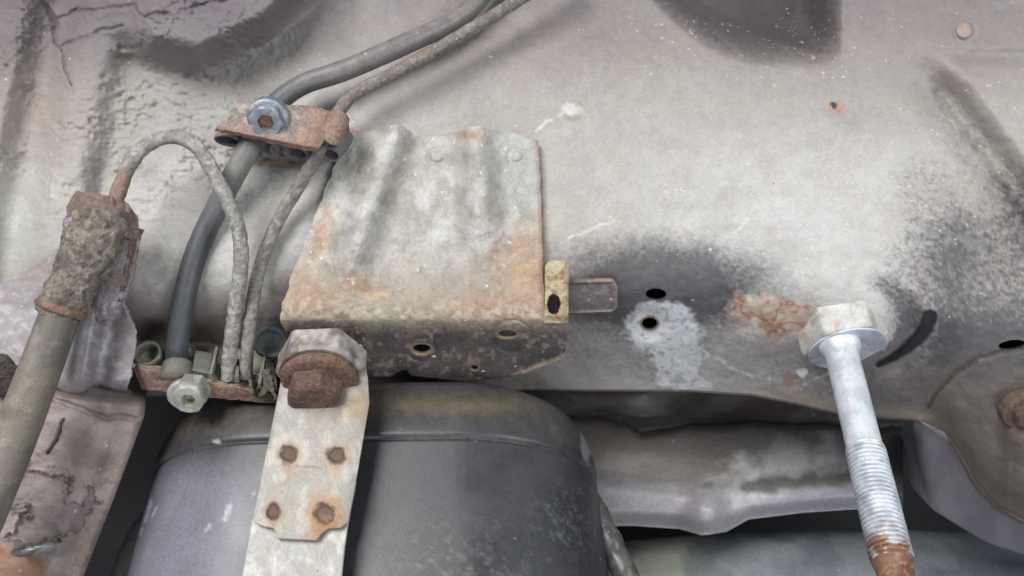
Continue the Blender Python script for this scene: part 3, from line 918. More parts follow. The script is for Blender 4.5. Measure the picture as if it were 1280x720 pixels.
def build_bracket():
    nu, nv = 300, 260
    t = np.linspace(0, 1, nv)
    s = np.linspace(0, 1, nu)
    y0 = 166.0
    ybot_pts = [(350, 470), (380, 474), (470, 473), (490, 471), (500, 464), (508, 462), (514, 470), (560, 475), (575, 477), (590, 476), (655, 468), (668, 462), (692, 454), (708, 446)]
    # edges of the outline by height
    ky = [160, 172, 240, 300, 380, 396, 404, 415, 440, 480]
    lx = [436, 432, 405, 382, 352, 350, 351, 356, 362, 366]
    rx = [671, 673, 676, 678, 680, 682, 704, 709, 709, 705]
    S, T = np.meshgrid(s, t)
    # three quarters of the lattice above the fold, the rest below
    yb_line = lambda x: np.interp(x, [q[0] for q in ybot_pts], [q[1] for q in ybot_pts])
    y = np.where(T < 0.72, lerp(y0, 392, T / 0.72), 392 + (T - 0.72) / 0.28 * 82)
    x = lerp(np.interp(y, ky, lx), np.interp(y, ky, rx), S)
    yb = yb_line(x)
    y = np.where(T < 0.72, y, 392 + (T - 0.72) / 0.28 * (yb - 392))
    topw = 3.5 * np.exp(-((x - 490) / 20) ** 2) + 2.5 * np.exp(-((x - 594) / 22) ** 2)
    topw = topw * 3.2 - 9 * sstep(636, 672, x) - 4 * np.exp(-((x - 540) / 26) ** 2) + (fbm(x / 14, 0 * x, 0, 150, 3) - 0.5) * 5
    y = y - topw * sstep(0.18, 0, T)
    x = x + (fbm(y / 10, 0 * y, 0, 151, 3) - 0.5) * 5 * (sstep(0.05, 0, S) + 0.5 * sstep(0.96, 1, S)) * sstep(420, 380, y)
    holes = [(527, 437, 12, 6.5, 0.0), (634, 418, 11.5, 5, 0.0), (593, 460, 5, 3.5, 0.0)]
    x, y, keep = punch(x, y, holes)
    Y = bracket_depth(x, y)
    Y = Y - (fbm(x / 40, y / 40, 0, 152, 4) - 0.5) * 2.2 - (fbm(x / 8, y / 8, 0, 153, 3) - 0.5) * 0.7
    # spot-weld rings
    for (wx, wy, wr) in ((546, 195, 11), (645, 195, 10), (455, 212, 8), (640, 420, 24), (527, 437, 17)):
        r = np.hypot(x - wx, (y - wy) * 1.2)
        Y = Y + 0.5 * np.exp(-((r - wr) / 2.5) ** 2) - 0.4 * sstep(wr, wr * 0.5, r)
    c = np.broadcast_to(A(182, 179, 172), x.shape + (3,)).copy()
    nb = fbm(x / 30, y / 30, 0, 154, 5)
    ns = fbm(x / 7, y / 6, 0, 155, 4)
    nf = fbm(x / 3.5, y / 3.2, 0, 156, 2)
    c = mixc(c, A(204, 203, 198), sstep(0.38, 0.70, nb) * 0.7)
    c = mixc(c, A(150, 146, 136), sstep(0.42, 0.70, fbm(x / 16, y / 18, 0, 157, 5)) * 0.6)
    c = mixc(c, A(156, 141, 121), sstep(280, 395, y + 60 * (nb - 0.5)) * 0.7)
    c = mixc(c, A(150, 140, 126), sstep(0.45, 0.75, fbm(x / 22, y / 50, 0, 147, 4)) * 0.45)
    c = mixc(c, A(168, 168, 166), sstep(612, 640, x) * sstep(280, 250, y) * 0.6)
    rustm = np.maximum.reduce([
        blob(x, y, 672, 330, 80, 74, 0.5, 0.55, 158, 30), blob(x, y, 640, 385, 130, 34, 0.0, 0.5, 159, 24), blob(x, y, 378, 372, 62, 44, 0.2, 0.55, 160, 26),
        blob(x, y, 590, 170, 22, 9, 0, 0.5, 161, 8), blob(x, y, 455, 360, 38, 16, 0.2, 0.6, 162, 14), blob(x, y, 398, 300, 16, 60, 0.35, 0.7, 163, 14) - 0.1])
    rc = mixc(np.broadcast_to(A(184, 156, 130), c.shape).copy(), A(164, 130, 110), sstep(0.36, 0.66, nb))
    rc = mixc(rc, A(196, 182, 152), sstep(0.44, 0.70, ns) * 0.6)
    rc = mixc(rc, A(148, 124, 114), sstep(0.45, 0.72, fbm(x / 20, y / 12, 0, 164, 5)) * 0.6)
    rc = mixc(rc, A(178, 136, 104), sstep(0.50, 0.75, fbm(x / 18, y / 18, 0, 149, 5)) * 0.5)
    rm = (sstep(-0.2, 0.95, rustm + 0.7 * (ns - 0.5) + 0.4 * (nf - 0.5)) * 0.9)[..., None]
    c = c * (1 - rm) + rc * rm
    # cream flaking along the fold, flange below painted darker for its shade
    fl = np.exp(-((y - 394) / 11) ** 2) * sstep(0.46, 0.58, ns)
    c = mixc(c, A(200, 193, 176), fl * 0.6)
    dk = sstep(392, 422, y + 22 * (ns - 0.5)) * 0.95
    dc = mixc(np.broadcast_to(A(96, 87, 87), c.shape).copy(), A(76, 69, 71), sstep(0.36, 0.66, nb))
    dc = mixc(dc, A(164, 150, 140), sstep(0.55, 0.75, ns) * 0.6)
    c = c * (1 - dk[..., None]) + dc * dk[..., None]
    c = mixc(c, A(196, 176, 156), sstep(yb - 9, yb - 3, y) * sstep(640, 665, x) * 0.7)
    c = mixc(c, A(150, 110, 88), np.clip(sstep(0.975, 0.995, S), 0, 1) * sstep(400, 380, y) * 0.6)
    for (hx, hy, rx_, ry_, an) in holes:
        r = np.hypot((x - hx) / rx_, (y - hy) / ry_)
        c = mixc(c, A(168, 146, 120), sstep(1.5, 1.1, r) * 0.6)
    root = thing('ribbed_bracket', P(530, 470, 8), 'rust-stained grey ribbed bracket plate welded on the panel above the tank', 'bracket')
    mesh('ribbed_plate', P(x, y, Y), grid_faces(nv, nu, keep), c, 'bracket', root, fleck=0.5 + 0.8 * sstep(380, 400, y) * sstep(410, 398, y), solid=1.6)
    # slotted ear at the end of the bracket
    nu2, nv2 = 44, 110
    s2, t2 = np.meshgrid(np.linspace(0, 1, nu2), np.linspace(0, 1, nv2))
    yy = lerp(326, 404, t2)
    xx = lerp(681, 711, s2) - 1.0 * (t2 - 0.5)
    # rounded upper corners
    yy = yy + 7 * np.clip((np.abs(s2 - 0.5) - 0.25) / 0.25, 0, 1) ** 2 * (1 - t2) ** 8
    xx, yy, kp = punch(xx, yy, [(692, 381, 9.5, 13.5, 0.0)])
    ang = (s2 - 0.5)
    Yd = -11.5 + 2.4 * (np.abs(ang) * 2) ** 2.5 * np.where(ang > 0, 1.0, 0.3) - (fbm(xx / 6, yy / 6, 0, 165, 3) - 0.5) * 1.0
    Yd = Yd + sstep(0.86, 1.0, t2) * 2.0
    cc = np.broadcast_to(A(182, 164, 130), xx.shape + (3,)).copy()
    e1 = fbm(xx / 7, yy / 6, 0, 166, 4)
    cc = mixc(cc, A(150, 120, 94), sstep(0.35, 0.70, e1) * 0.9)
    cc = mixc(cc, A(204, 194, 168), sstep(0.40, 0.72, fbm(xx / 9, yy / 9, 0, 167, 5)) * 0.7)
    mesh('slotted_ear', P(xx, yy, Yd), grid_faces(nv2, nu2, kp), cc, 'bracket', root, fleck=0.8, solid=1.0)
    # flat tongue reaching past the ear
    nu3, nv3 = 60, 40
    s3, t3 = np.meshgrid(np.linspace(0, 1, nu3), np.linspace(0, 1, nv3))
    h = 19.5 - 7 * np.clip((s3 - 0.86) / 0.14, 0, 1) ** 2
    yy = 372.5 + (t3 - 0.5) * 2 * h - 2 * s3
    xx = lerp(700, 772, s3)
    rim = np.maximum(np.abs(t3 - 0.5) * 2, s3)
    lipm = sstep(0.84, 0.95, rim)
    Yd = panel_depth(xx, yy) - 4.2 - 0.9 * lipm - (fbm(xx / 9, yy / 9, 0, 168, 3) - 0.5) * 0.8
    cc = np.broadcast_to(A(116, 109, 108), xx.shape + (3,)).copy()
    cc = mixc(cc, A(136, 128, 122), sstep(0.48, 0.62, fbm(xx / 9, yy / 6, 0, 169, 4)) * 0.7)
    cc = mixc(cc, A(164, 130, 104), lipm * sstep(0.5, 0.1, t3) * 0.7 * sstep(0.35, 0.6, fbm(xx / 6, yy / 6, 0, 148, 3)))
    cc = mixc(cc, A(138, 126, 118), lipm * sstep(0.3, 0.8, t3) * 0.45)
    mesh('tongue', P(xx, yy, Yd), grid_faces(nv3, nu3), cc, 'bracket', root, fleck=0.3, solid=1.8)
    return root


build_bracket()


# ---------------------------------------------------------------- tank strap with its bolt
def build_strap():
    root = thing('tank_strap', P(400, 745, -40), 'pale galvanised strap with four rusty spot welds hanging over the black tank', 'strap')
    ky = [425, 470, 500, 550, 600, 655, 680, 720, 780, 840]
    kl = [362, 353, 347, 336.5, 326, 314, 309.5, 303, 293, 284]
    kr = [452, 460, 462, 453.5, 445, 434.5, 431, 427, 421, 416]
    kY = [-6, -13, -18.5, -26, -31.5, -37.5, -40.5, -46, -54, -62]

    def strip(y, s, lift):
        l, r = np.interp(y, ky, kl), np.interp(y, ky, kr)
        yy = y + 6 * (s - 0.5)
        return lerp(l, r, s), yy, np.interp(y, ky, kY) - lift
    # lower strap
    nu, nv = 60, 130
    s, t = np.meshgrid(np.linspace(0, 1, nu), np.linspace(0, 1, nv))
    y = lerp(600, 838, t)
    x, y, Y = strip(y, s, 0.0)
    Y = Y - (fbm(x / 30, y / 30, 0, 170, 3) - 0.5) * 0.5
    c = np.broadcast_to(A(174, 172, 167), x.shape + (3,)).copy()
    nn = fbm(x / 6, y / 8, 0, 171, 4)
    c = mixc(c, A(166, 158, 146), sstep(0.42, 0.72, nn) * 0.6)
    c = mixc(c, A(212, 211, 207), sstep(0.45, 0.72, fbm(x / 9, y / 14, 0, 172, 4)) * 0.6)
    mesh('strap_band', P(x, y, Y), grid_faces(nv, nu), c, 'strap', root, solid=1.4)
    # doubler plate on top, notched tail
    nu, nv = 110, 220
    s, t = np.meshgrid(np.linspace(0, 1, nu), np.linspace(0, 1, nv))
    tail = np.interp(s, [0, 0.06, 0.14, 0.23, 0.265, 0.30, 0.70, 0.735, 0.80, 0.93, 1.0], [652, 657, 660, 661.5, 665, 674, 674, 666, 659, 657, 649])
    y = lerp(428, tail, t)
    x, y, Y = strip(y, s, 2.3)
    Y = Y - 0.25 * (fbm(x / 25, y / 25, 0, 173, 3) - 0.5)
    Y = Y + 0.9 * np.abs(2 * s - 1) ** 8
    c = np.broadcast_to(A(164, 160, 152), x.shape + (3,)).copy()
    nn = fbm(x / 7, y / 12, 0, 174, 4)
    c = mixc(c, A(160, 150, 136), sstep(0.40, 0.72, nn) * 0.6)
    c = mixc(c, A(198, 194, 184), sstep(0.45, 0.72, fbm(x / 14, y / 22, 0, 175, 4)) * 0.6)
    welds = [(361, 568, 12, 12.5, 0), (421, 570, 12.5, 12, 0), (342, 639, 10.5, 10.5, 0), (406, 642, 14, 15, 1)]
    for k, (wx, wy, rx, ry, halo) in enumerate(welds):
        r = np.hypot((x - wx) / rx, (y - wy) / ry) + 0.7 * (fbm(x / 6, y / 6, 0, 176 + k, 4) - 0.5)
        Y = Y + 0.7 * sstep(1.0, 0.55, r) - 0.12 * np.exp(-((r - 1.15) / 0.15) ** 2)
        c = mixc(c, A(170, 132, 92), sstep(2.5 if halo else 1.7, 0.9, r) * (0.75 if halo else 0.45))
        bleed = blob(x, y, wx - 3, wy + 16, rx * 0.9, ry * 2.0, 0.12, 0.6, 186 + k, 8)
        c = mixc(c, A(158, 126, 92), sstep(-0.1, 0.9, bleed) * 0.5)
        c = mixc(c, A(92, 72, 62), sstep(1.2, 0.6, r))
    st = blob(x, y, 404, 664, 30, 24, 0.2, 0.4, 181, 12)
    c = mixc(c, A(150, 112, 74), sstep(-0.1, 0.5, st) * 0.6)
    c = mixc(c, A(166, 142, 110), sstep(-0.1, 0.9, blob(x, y, 445, 508, 34, 26, -0.5, 0.7, 182, 10)) * 0.7)
    c = mixc(c, A(120, 104, 92), sstep(0, 0.5, blob(x, y, 402, 505, 46, 26, 0, 0.4, 183, 12)) * 0.45)
    d, _ = segdist(x, y, [(372, 583), (395, 584), (402, 586)])
    c = mixc(c, A(132, 116, 100), sstep(1.8, 0.7, d) * 0.6)
    mesh('doubler_plate', P(x, y, Y), grid_faces(nv, nu), c, 'strap', root, solid=1.6)
    # hexagonal spacer, rusty flange and bolt head, along the bolt's axis
    ax = np.array([0.04, -0.68, -0.73])
    o0 = P(402, 457, -14.0)
    v, f = spin(o0, ax, [(-5, 15.6, 'h'), (2.2, 15.8, 'h'), (3.4, 15.0, 'h'), (3.9, 13.6, 'r'), (4.0, 5, 'r')], 96, turn=0.0, lump=0.25, lump_mm=4, seed=190)
    c = mixc(np.broadcast_to(A(166, 160, 153), v.shape).copy(), A(128, 114, 106), sstep(0.40, 0.66, noise3(v, 6, 191)))
    c = mixc(c, A(204, 200, 192), sstep(0.46, 0.70, noise3(v, 3, 192)) * 0.7)
    mesh('hexagonal_spacer', v, f, c, 'zinc', root, rgh=0.25, sharp=28)
    v, f = spin(o0, ax, [(3.6, 10, 'r'), (4.0, 12.2, 'r'), (4.8, 13.0, 'r'), (6.4, 13.1, 'r'), (7.4, 12.5, 'r'), (7.8, 11.4, 'r'), (8.2, 9.6, 'r'), (8.3, 4, 'r')], 110, lump=0.4, lump_mm=2.6, seed=193)
    mesh('rusty_flange', v, f, mixc(rustcol(v, 194, 0.7, 3), A(122, 96, 88), 0.5), 'crust', root, fleck=0.2, label='crusty red-brown flange of the strap bolt')
    v, f = spin(o0 + np.array([-1.2, 0, 0]), ax, [(7.6, 9.2, 'h'), (8.6, 9.7, 'h'), (11, 9.6, 'h'), (13.0, 9.5, 'h'), (14.6, 9.2, 'h'), (15.3, 8.3, 'h'), (15.6, 7.0, 'r'), (15.7, 3.5, 'r'), (15.7, 0.6, 'r')], 120, turn=0.9, lump=0.38, lump_mm=2.2, seed=195)
    mesh('bolt_head', v, f, mixc(rustcol(v, 196, 0.8, 3), A(104, 84, 78), 0.6), 'crust', root, fleck=0.25, sharp=34, label='rust-caked head of the strap bolt')


build_strap()


# ---------------------------------------------------------------- long bolt standing out of the rail
def build_long_bolt():
    root = thing('long_bolt', P(1115, 705, -43), 'long white zinc-coated bolt with threaded end and rusty tip under hex collar', 'bolt')
    yb = float(panel_depth(np.array(1056.0), np.array(398.0)))
    p0, p1 = P(1051, 438, yb - 3.0), P(1122, 728, yb - 62)
    L_ = np.linalg.norm(p1 - p0)
    ax = (p1 - p0) / L_
    col_ax = np.array([0.06, -0.56, -0.83])
    o0 = P(1054, 417, yb + 6.0)
    v, f = spin(o0, col_ax, [(-6, 16.3, 'h'), (5.0, 16.4, 'h'), (5.8, 15.9, 'h'), (6.2, 15.2, 'h')], 96, turn=0.80, lump=0.3, lump_mm=5, seed=200)
    n = noise3(v, 5, 201)
    c = mixc(np.broadcast_to(A(206, 205, 200), v.shape).copy(), A(172, 168, 156), sstep(0.42, 0.70, n) * 0.7)
    c = mixc(c, A(222, 222, 216), sstep(0.52, 0.66, noise3(v, 3, 202)) * 0.7)
    c = mixc(c, A(170, 134, 108), sstep(0.60, 0.72, noise3(v, 3, 203)) * 0.4)
    mesh('hex_collar', v, f, c, 'zinc', root, rgh=0.25, sharp=28, label='cream-grey hex collar with flaking coating')
    v, f = spin(o0, col_ax, [(5.8, 13.8, 'r'), (6.5, 14.1, 'r'), (6.7, 13.7, 'r'), (6.8, 9.5, 'r'), (6.9, 3, 'r')], 96, lump=0.18, lump_mm=3, seed=204)
    n = noise3(v, 4, 205)
    c = mixc(np.broadcast_to(A(226, 231, 238), v.shape).copy(), A(200, 205, 214), sstep(0.45, 0.62, n))
    c = mixc(c, A(176, 150, 120), sstep(0.62, 0.72, noise3(v, 2.5, 206)) * 0.4)
    mesh('washer_face', v, f, c, 'zinc', root, rgh=0.1)
    # filleted shank
    h0 = L_ * 0.475
    prof = [(-4, 7.4), (-0.6, 7.2), (0.4, 6.6), (1.4, 6.1), (3.0, 5.75)] + [(h, 5.7) for h in np.linspace(6, h0 - 1, 14)] + [(h0 - 0.4, 5.75), (h0 + 0.1, 6.15)]
    v, f = spin(p0, ax, [(h, r, 'r') for h, r in prof], 64, lump=0.10, lump_mm=3, seed=207)
    n = noise3(v, 4, 208)
    c = mixc(np.broadcast_to(A(230, 236, 242), v.shape).copy(), A(204, 212, 218), sstep(0.48, 0.66, n) * 0.8)
    mesh('shank', v, f, c, 'zinc', root)
    # rolled thread: a real helix over the core
    pitch, turns = 1.52, 23
    nseg = 64
    per = 10
    th_len = L_ * 0.45
    hs = np.linspace(0, th_len, int(th_len / pitch * per))
    a = np.linspace(0, 2 * math.pi, nseg, endpoint=False)
    U = np.cross(ax, (0, -1, 0.3)); U /= np.linalg.norm(U)
    Vv = np.cross(ax, U)
    ph = (hs[:, None] / pitch + a[None] / (2 * math.pi)) % 1.0
    tri = 1 - np.abs(ph * 2 - 1)
    rr = 5.40 + 0.95 * sstep(0.12, 0.80, tri)
    fade = sstep(0, 1.2, hs)[:, None] * sstep(th_len, th_len - 1.0, hs)[:, None]
    rr = lerp(np.full_like(rr, 5.9), rr, fade)
    V3 = p0 + ax * (h0 + hs)[:, None, None] + (U[None, None] * np.cos(a)[None, :, None] + Vv[None, None] * np.sin(a)[None, :, None]) * rr[..., None]
    n = noise3(V3, 3, 209)
    c = mixc(np.broadcast_to(A(232, 238, 245), V3.shape).copy(), A(176, 186, 198), sstep(0.46, 0.66, n) * 0.7)
    c = mixc(c, A(150, 146, 142), sstep(0.5, 0.1, tri) * 0.55 * sstep(0.3, 0.6, noise3(V3, 4, 218)))
    c = mixc(c, A(150, 112, 84), (sstep(th_len - 14, th_len, hs)[:, None] * (0.25 + sstep(0.45, 0.6, noise3(V3, 2.5, 210)))))
    m = nseg
    idx = np.arange(len(hs) * m).reshape(len(hs), m); idx = np.concatenate([idx, idx[:, :1]], 1)
    ff = np.stack([idx[:-1, :-1], idx[:-1, 1:], idx[1:, 1:], idx[1:, :-1]], -1).reshape(-1, 4)
    mesh('thread', V3, ff, c.reshape(-1, 3), 'zinc', root)
    h1 = h0 + th_len
    v, f = spin(p0, ax, [(h1 - 0.6, 5.9, 'r'), (h1 + 0.4, 5.95, 'r'), (h1 + 1.2, 5.7, 'r'), (h1 + 3, 5.3, 'r'), (h1 + 7, 4.9, 'r'), (h1 + 12, 4.5, 'r'), (h1 + 13, 3.9, 'r'), (h1 + 13.3, 1, 'r')], 48,
                lump=0.25, lump_mm=2.5, seed=211)
    c = mixc(np.broadcast_to(A(146, 110, 90), v.shape).copy(), A(118, 84, 70), sstep(0.42, 0.6, noise3(v, 3, 212)))
    c = mixc(c, A(196, 160, 130), sstep(0.6, 0.7, noise3(v, 1.6, 213)) * 0.7)
    mesh('rusty_tip', v, f, c, 'rust', root, rgh=-0.35, label='wet-looking orange-brown tip of the long bolt')


build_long_bolt()


# ---------------------------------------------------------------- hoses and pipes
def run(name, pts, rad, mat, colfn, label, cat, n=300, lump=0.0, lump_mm=3.0, seed=0, nseg=32, fleck=1.0, group=None):
    if name.startswith('fuel'):        # these two lie close against the panel as far as the clip
        pts = [(a, b, Y + float(np.interp(b, [240, 400], [9.0, 0.0]))) for a, b, Y in pts]
    cl = path(pts, n)
    v, f = tube(cl, rad, nseg, lump, lump_mm, seed)
    px, py = toPX(v)
    c = colfn(v, px, py)
    o = mesh(name, v, f, c, mat, None, base=cl[-1], fleck=fleck)
    tag(o, label, cat, group)
    return o


def col_hose(v, px, py):
    c = np.broadcast_to(A(98, 101, 104), v.shape).copy()
    c = mixc(c, A(138, 129, 126), sstep(125, 85, py) * (0.45 + 0.5 * sstep(0.25, 0.7, noise3(v, 3, 220))))
    c = mixc(c, A(150, 148, 140), sstep(175, 190, py) * sstep(270, 220, py) * 0.6)
    c = mixc(c, A(112, 109, 108), sstep(0.35, 0.72, noise3(v, 5, 221)) * 0.5)
    c = mixc(c, A(70, 73, 77), sstep(260, 300, py) * 0.6)
    return c


def col_pipe(v, px, py):
    c = np.broadcast_to(A(128, 120, 116), v.shape).copy()
    c = mixc(c, A(158, 154, 146), sstep(200, 260, py) * 0.7)
    c = mixc(c, A(96, 90, 89), sstep(0.40, 0.70, noise3(v, 1.6, 230, 5)) * 0.55)
    c = mixc(c, A(180, 177, 170), sstep(0.50, 0.74, noise3(v, 1.1, 231, 4)) * 0.5)
    c = mixc(c, A(140, 112, 92), sstep(0.55, 0.68, noise3(v, 9, 232)) * 0.4)
    return c


def col_loop(v, px, py):
    c = np.broadcast_to(A(150, 147, 141), v.shape).copy()
    c = mixc(c, A(116, 112, 107), sstep(0.40, 0.70, noise3(v, 1.6, 240, 5)) * 0.55)
    c = mixc(c, A(196, 195, 190), sstep(0.46, 0.74, noise3(v, 1.2, 241, 4)) * 0.6)
    rm = sstep(200, 222, py) * sstep(190, 170, px)
    c = mixc(c, A(146, 118, 102), rm * 0.85)
    return c


run('fuel_hose', [(640, -60, 14), (604, -8, 11), (570, 25, 5), (500, 58, -2), (430, 88, -6), (380, 105, -8), (345, 130, -11), (322, 165, -15), (300, 205, -15), (270, 262, -10),
                  (244, 320, -7), (229, 380, -5), (222, 430, -3), (220, 462, 0)],
    np.interp(np.linspace(0, 1, 300), [0, 0.4, 0.47, 0.6, 1], [3.7, 3.8, 3.6, 4.0, 3.9]), 'hose', col_hose,
    'thick dark rubber hose passing under the bolted clip and curving down', 'hose', lump=0.12, lump_mm=4, seed=223)
run('fuel_pipe', [(720, -50, 6), (645, 2, 2), (575, 45, -4), (500, 87, -8), (446, 116, -10), (422, 142, -12), (402, 182, -17), (380, 222, -15), (350, 272, -11), (326, 330, -9),
                  (314, 390, -7), (309, 440, -4), (307, 472, -1)],
    2.35, 'pipe', col_pipe, 'thin crusted metal pipe running alongside the thick hose through the bolted clip', 'pipe', lump=0.34, lump_mm=1.8, seed=233)
run('brake_pipe', [(140, 262, -22), (150, 236, -20), (163, 204, -18), (184, 181, -16), (214, 171, -15), (242, 180, -16), (264, 210, -17), (284, 250, -18), (299, 292, -17), (301, 335, -14),
                   (294, 385, -10), (288, 435, -6), (285, 474, -2)],
    2.5, 'pipe', col_loop, 'thin crusted brake pipe bent in a hairpin loop over the panel', 'pipe', lump=0.5, lump_mm=1.9, seed=242)


# ---------------------------------------------------------------- upper clip
def build_upper_clip():
    root = thing('pipe_clip', P(345, 205, -8), 'rusty clip plate with blue-grey flange bolt holding hose and pipe to panel', 'clip', 'pipe clips on the body panel')
    nu, nv = 120, 60
    s, t = np.meshgrid(np.linspace(0, 1, nu), np.linspace(0, 1, nv))
    x = lerp(lerp(297, 410, s), lerp(268, 392, s), t)
    y = lerp(lerp(126, 134, s), lerp(164, 190, s), t)
    x = x + 16 * sstep(0.90, 1.0, s) * (1 - t) * 0.9 + 4 * sstep(0.9, 1, s) * t
    y = y + 16 * sstep(0.90, 1.0, s) * (1 - t) * 0.7
    y = y + (fbm(x / 9, 0 * y, 0, 250, 3) - 0.5) * 4 * (sstep(0.1, 0, t) + sstep(0.9, 1, t))
    Y = lerp(-8, -16, t) + 3.2 * sstep(0.85, 1, t) ** 2 + 2.0 * sstep(0.08, 0, s) - 1.0 * np.sin(s * 3.1)
    Y = Y - 2.4 * np.exp(-((s - 0.93) / 0.05) ** 2) * (0.4 + 0.6 * t)
    Y = Y - (fbm(x / 14, y / 14, 0, 251, 4) - 0.5) * 1.4
    c = np.broadcast_to(A(146, 134, 126), x.shape + (3,)).copy()
    n = fbm(x / 14, y / 12, 0, 252, 5)
    c = mixc(c, A(186, 178, 168), sstep(0.45, 0.6, n) * 0.7)
    c = mixc(c, A(154, 122, 106), sstep(0.60, 1.0, t + 0.5 * (n - 0.5)) * 0.85)
    c = mixc(c, A(158, 126, 108), sstep(0.70, 0.95, s + 0.4 * (n - 0.5)) * 0.75)
    c = mixc(c, A(140, 106, 90), sstep(0.12, 0, t) * 0.7)
    mesh('clip_plate', P(x, y, Y), grid_faces(nv, nu), c, 'rust', root, fleck=0.5, solid=1.3)
    # curled lug at the end
    a = np.linspace(-0.4, 4.0, 40)
    nw = 16
    A2, W2 = np.meshgrid(a, np.linspace(-1, 1, nw), indexing='ij')
    cen = P(415, 160, -8)
    wid = P(405, 182, -15) - P(420, 138, -15); wid = wid / np.linalg.norm(wid)
    e1 = np.array([1.0, 0, 0.35]); e1 = e1 - wid * np.dot(e1, wid); e1 /= np.linalg.norm(e1)
    e2 = np.cross(wid, e1)
    if e2[1] > 0:
        e2 = -e2
    r = 3.9 + 0.9 * np.sin(A2 * 2.2)
    V = cen + e1 * (np.cos(A2 - 1.3) * 0 + np.sin(A2) * r)[..., None] + e2 * (np.cos(A2) * r)[..., None] + wid * (W2 * (5.2 + 0.9 * np.sin(A2 * 3)))[..., None]
    V = V + (noise3(V, 3, 253)[..., None] - 0.5) * 1.0
    mesh('curled_lug', V, grid_faces(40, nw), mixc(rustcol(V, 254, 0.5, 4), A(172, 150, 134), 0.5), 'rust', root, fleck=0.6, solid=1.3)
    # rubber insert: a row of open loops under the plate
    hd = P(310, 215, -10) - P(350, 135, -10); hd = hd / np.linalg.norm(hd) + np.array([0, -0.55, 0]); hd = hd / np.linalg.norm(hd)
    verts, faces = [], []
    loops = [(286, 174, 5.2, 3.4, 0.5), (338, 184, 3.0, 4.4, 0.3), (350, 187, 3.6, 4.6, 0.3), (370, 189, 4.8, 3.8, 0.2), (412, 191, 4.2, 4.2, 0.2)]
    ex = P(412, 192, -15) - P(286, 176, -15); ex /= np.linalg.norm(ex)
    ey = np.cross(hd, ex)
    for (lx, ly, rx, ry, tw) in loops:
        cc = P(lx, ly + 1, -4.5)
        an = np.linspace(0, 2 * math.pi, 28, endpoint=False)
        for (ro, hh) in ((1.0, -9.0), (1.0, 0.0), (0.93, 0.7), (0.80, 0.7), (0.70, 0.0), (0.68, -8.0)):
            sup = 1.0
            verts.append(cc + hd * hh + ex * (np.cos(an) * rx * ro)[:, None] + ey * (np.sin(an) * ry * ro)[:, None])
        k0 = (len(verts) - 6) * 28
        for i in range(5):
            for j in range(28):
                faces.append([k0 + i * 28 + j, k0 + (i + 1) * 28 + j, k0 + (i + 1) * 28 + (j + 1) % 28, k0 + i * 28 + (j + 1) % 28])
    # backing web joining the loops
    k0 = len(verts) * 28
    V = np.concatenate(verts)
    w0 = np.array([P(276, 160, -3), P(420, 170, -3), P(424, 202, 1), P(280, 188, 1)]) - hd * 3
    V = np.concatenate([V, w0, w0 - hd * 6])
    for q in ([0, 3, 2, 1], [4, 5, 6, 7], [0, 1, 5, 4], [2, 3, 7, 6], [1, 2, 6, 5], [3, 0, 4, 7]):
        faces.append([k0 + i for i in q])
    mesh('rubber_insert', V, faces, mixc(np.broadcast_to(A(108, 103, 107), V.shape).copy(), A(136, 130, 128), sstep(0.40, 0.66, noise3(V, 3, 255))), 'plastic', root, label='black moulded rubber loops under the clip plate')
    # flange bolt
    ax = np.array([0.02, -0.80, -0.46])
    o0 = P(336, 147, -13.0)
    v, f = spin(o0, ax, [(-2, 7.0, 'r'), (0.6, 7.2, 'r'), (1.3, 7.2, 'r'), (1.9, 6.7, 'r'), (2.1, 5.8, 'r')], 72, lump=0.12, seed=256)
    c = mixc(np.broadcast_to(A(158, 166, 176), v.shape).copy(), A(196, 198, 200), sstep(0.45, 0.6, noise3(v, 3, 257)))
    c = mixc(c, A(150, 118, 96), sstep(0.58, 0.68, noise3(v, 3, 258)) * 0.7)
    b = mesh('flange_bolt', v, f, c, 'steel', root, sharp=40, rgh=0.15)
    v, f = spin(o0, ax, [(1.6, 6.3, 'h'), (3.8, 6.3, 'h'), (4.6, 5.9, 'h'), (5.0, 5.0, 'r'), (5.0, 3.0, 'h'), (4.4, 2.8, 'h'), (2.6, 2.6, 'h'), (2.5, 0.4, 'r')], 72, turn=0.25, lump=0.1, seed=259)
    d = np.linalg.norm(v - (o0 + ax / np.linalg.norm(ax) * 3), axis=1)
    c = mixc(np.broadcast_to(A(152, 164, 178), v.shape).copy(), A(184, 190, 196), sstep(0.45, 0.6, noise3(v, 2.5, 260)))
    c = mixc(c, A(150, 118, 84), sstep(3.7, 3.0, d) * 0.8)
    mesh('hex_head', v, f, c, 'steel', root, sharp=28, rgh=0.15)
    # re-parent the head to the bolt as its sub-part
    h = bpy.data.objects[-1] if False else [q for q in root.children if q.name.startswith('hex_head')][-1]
    h.parent = b


build_upper_clip()


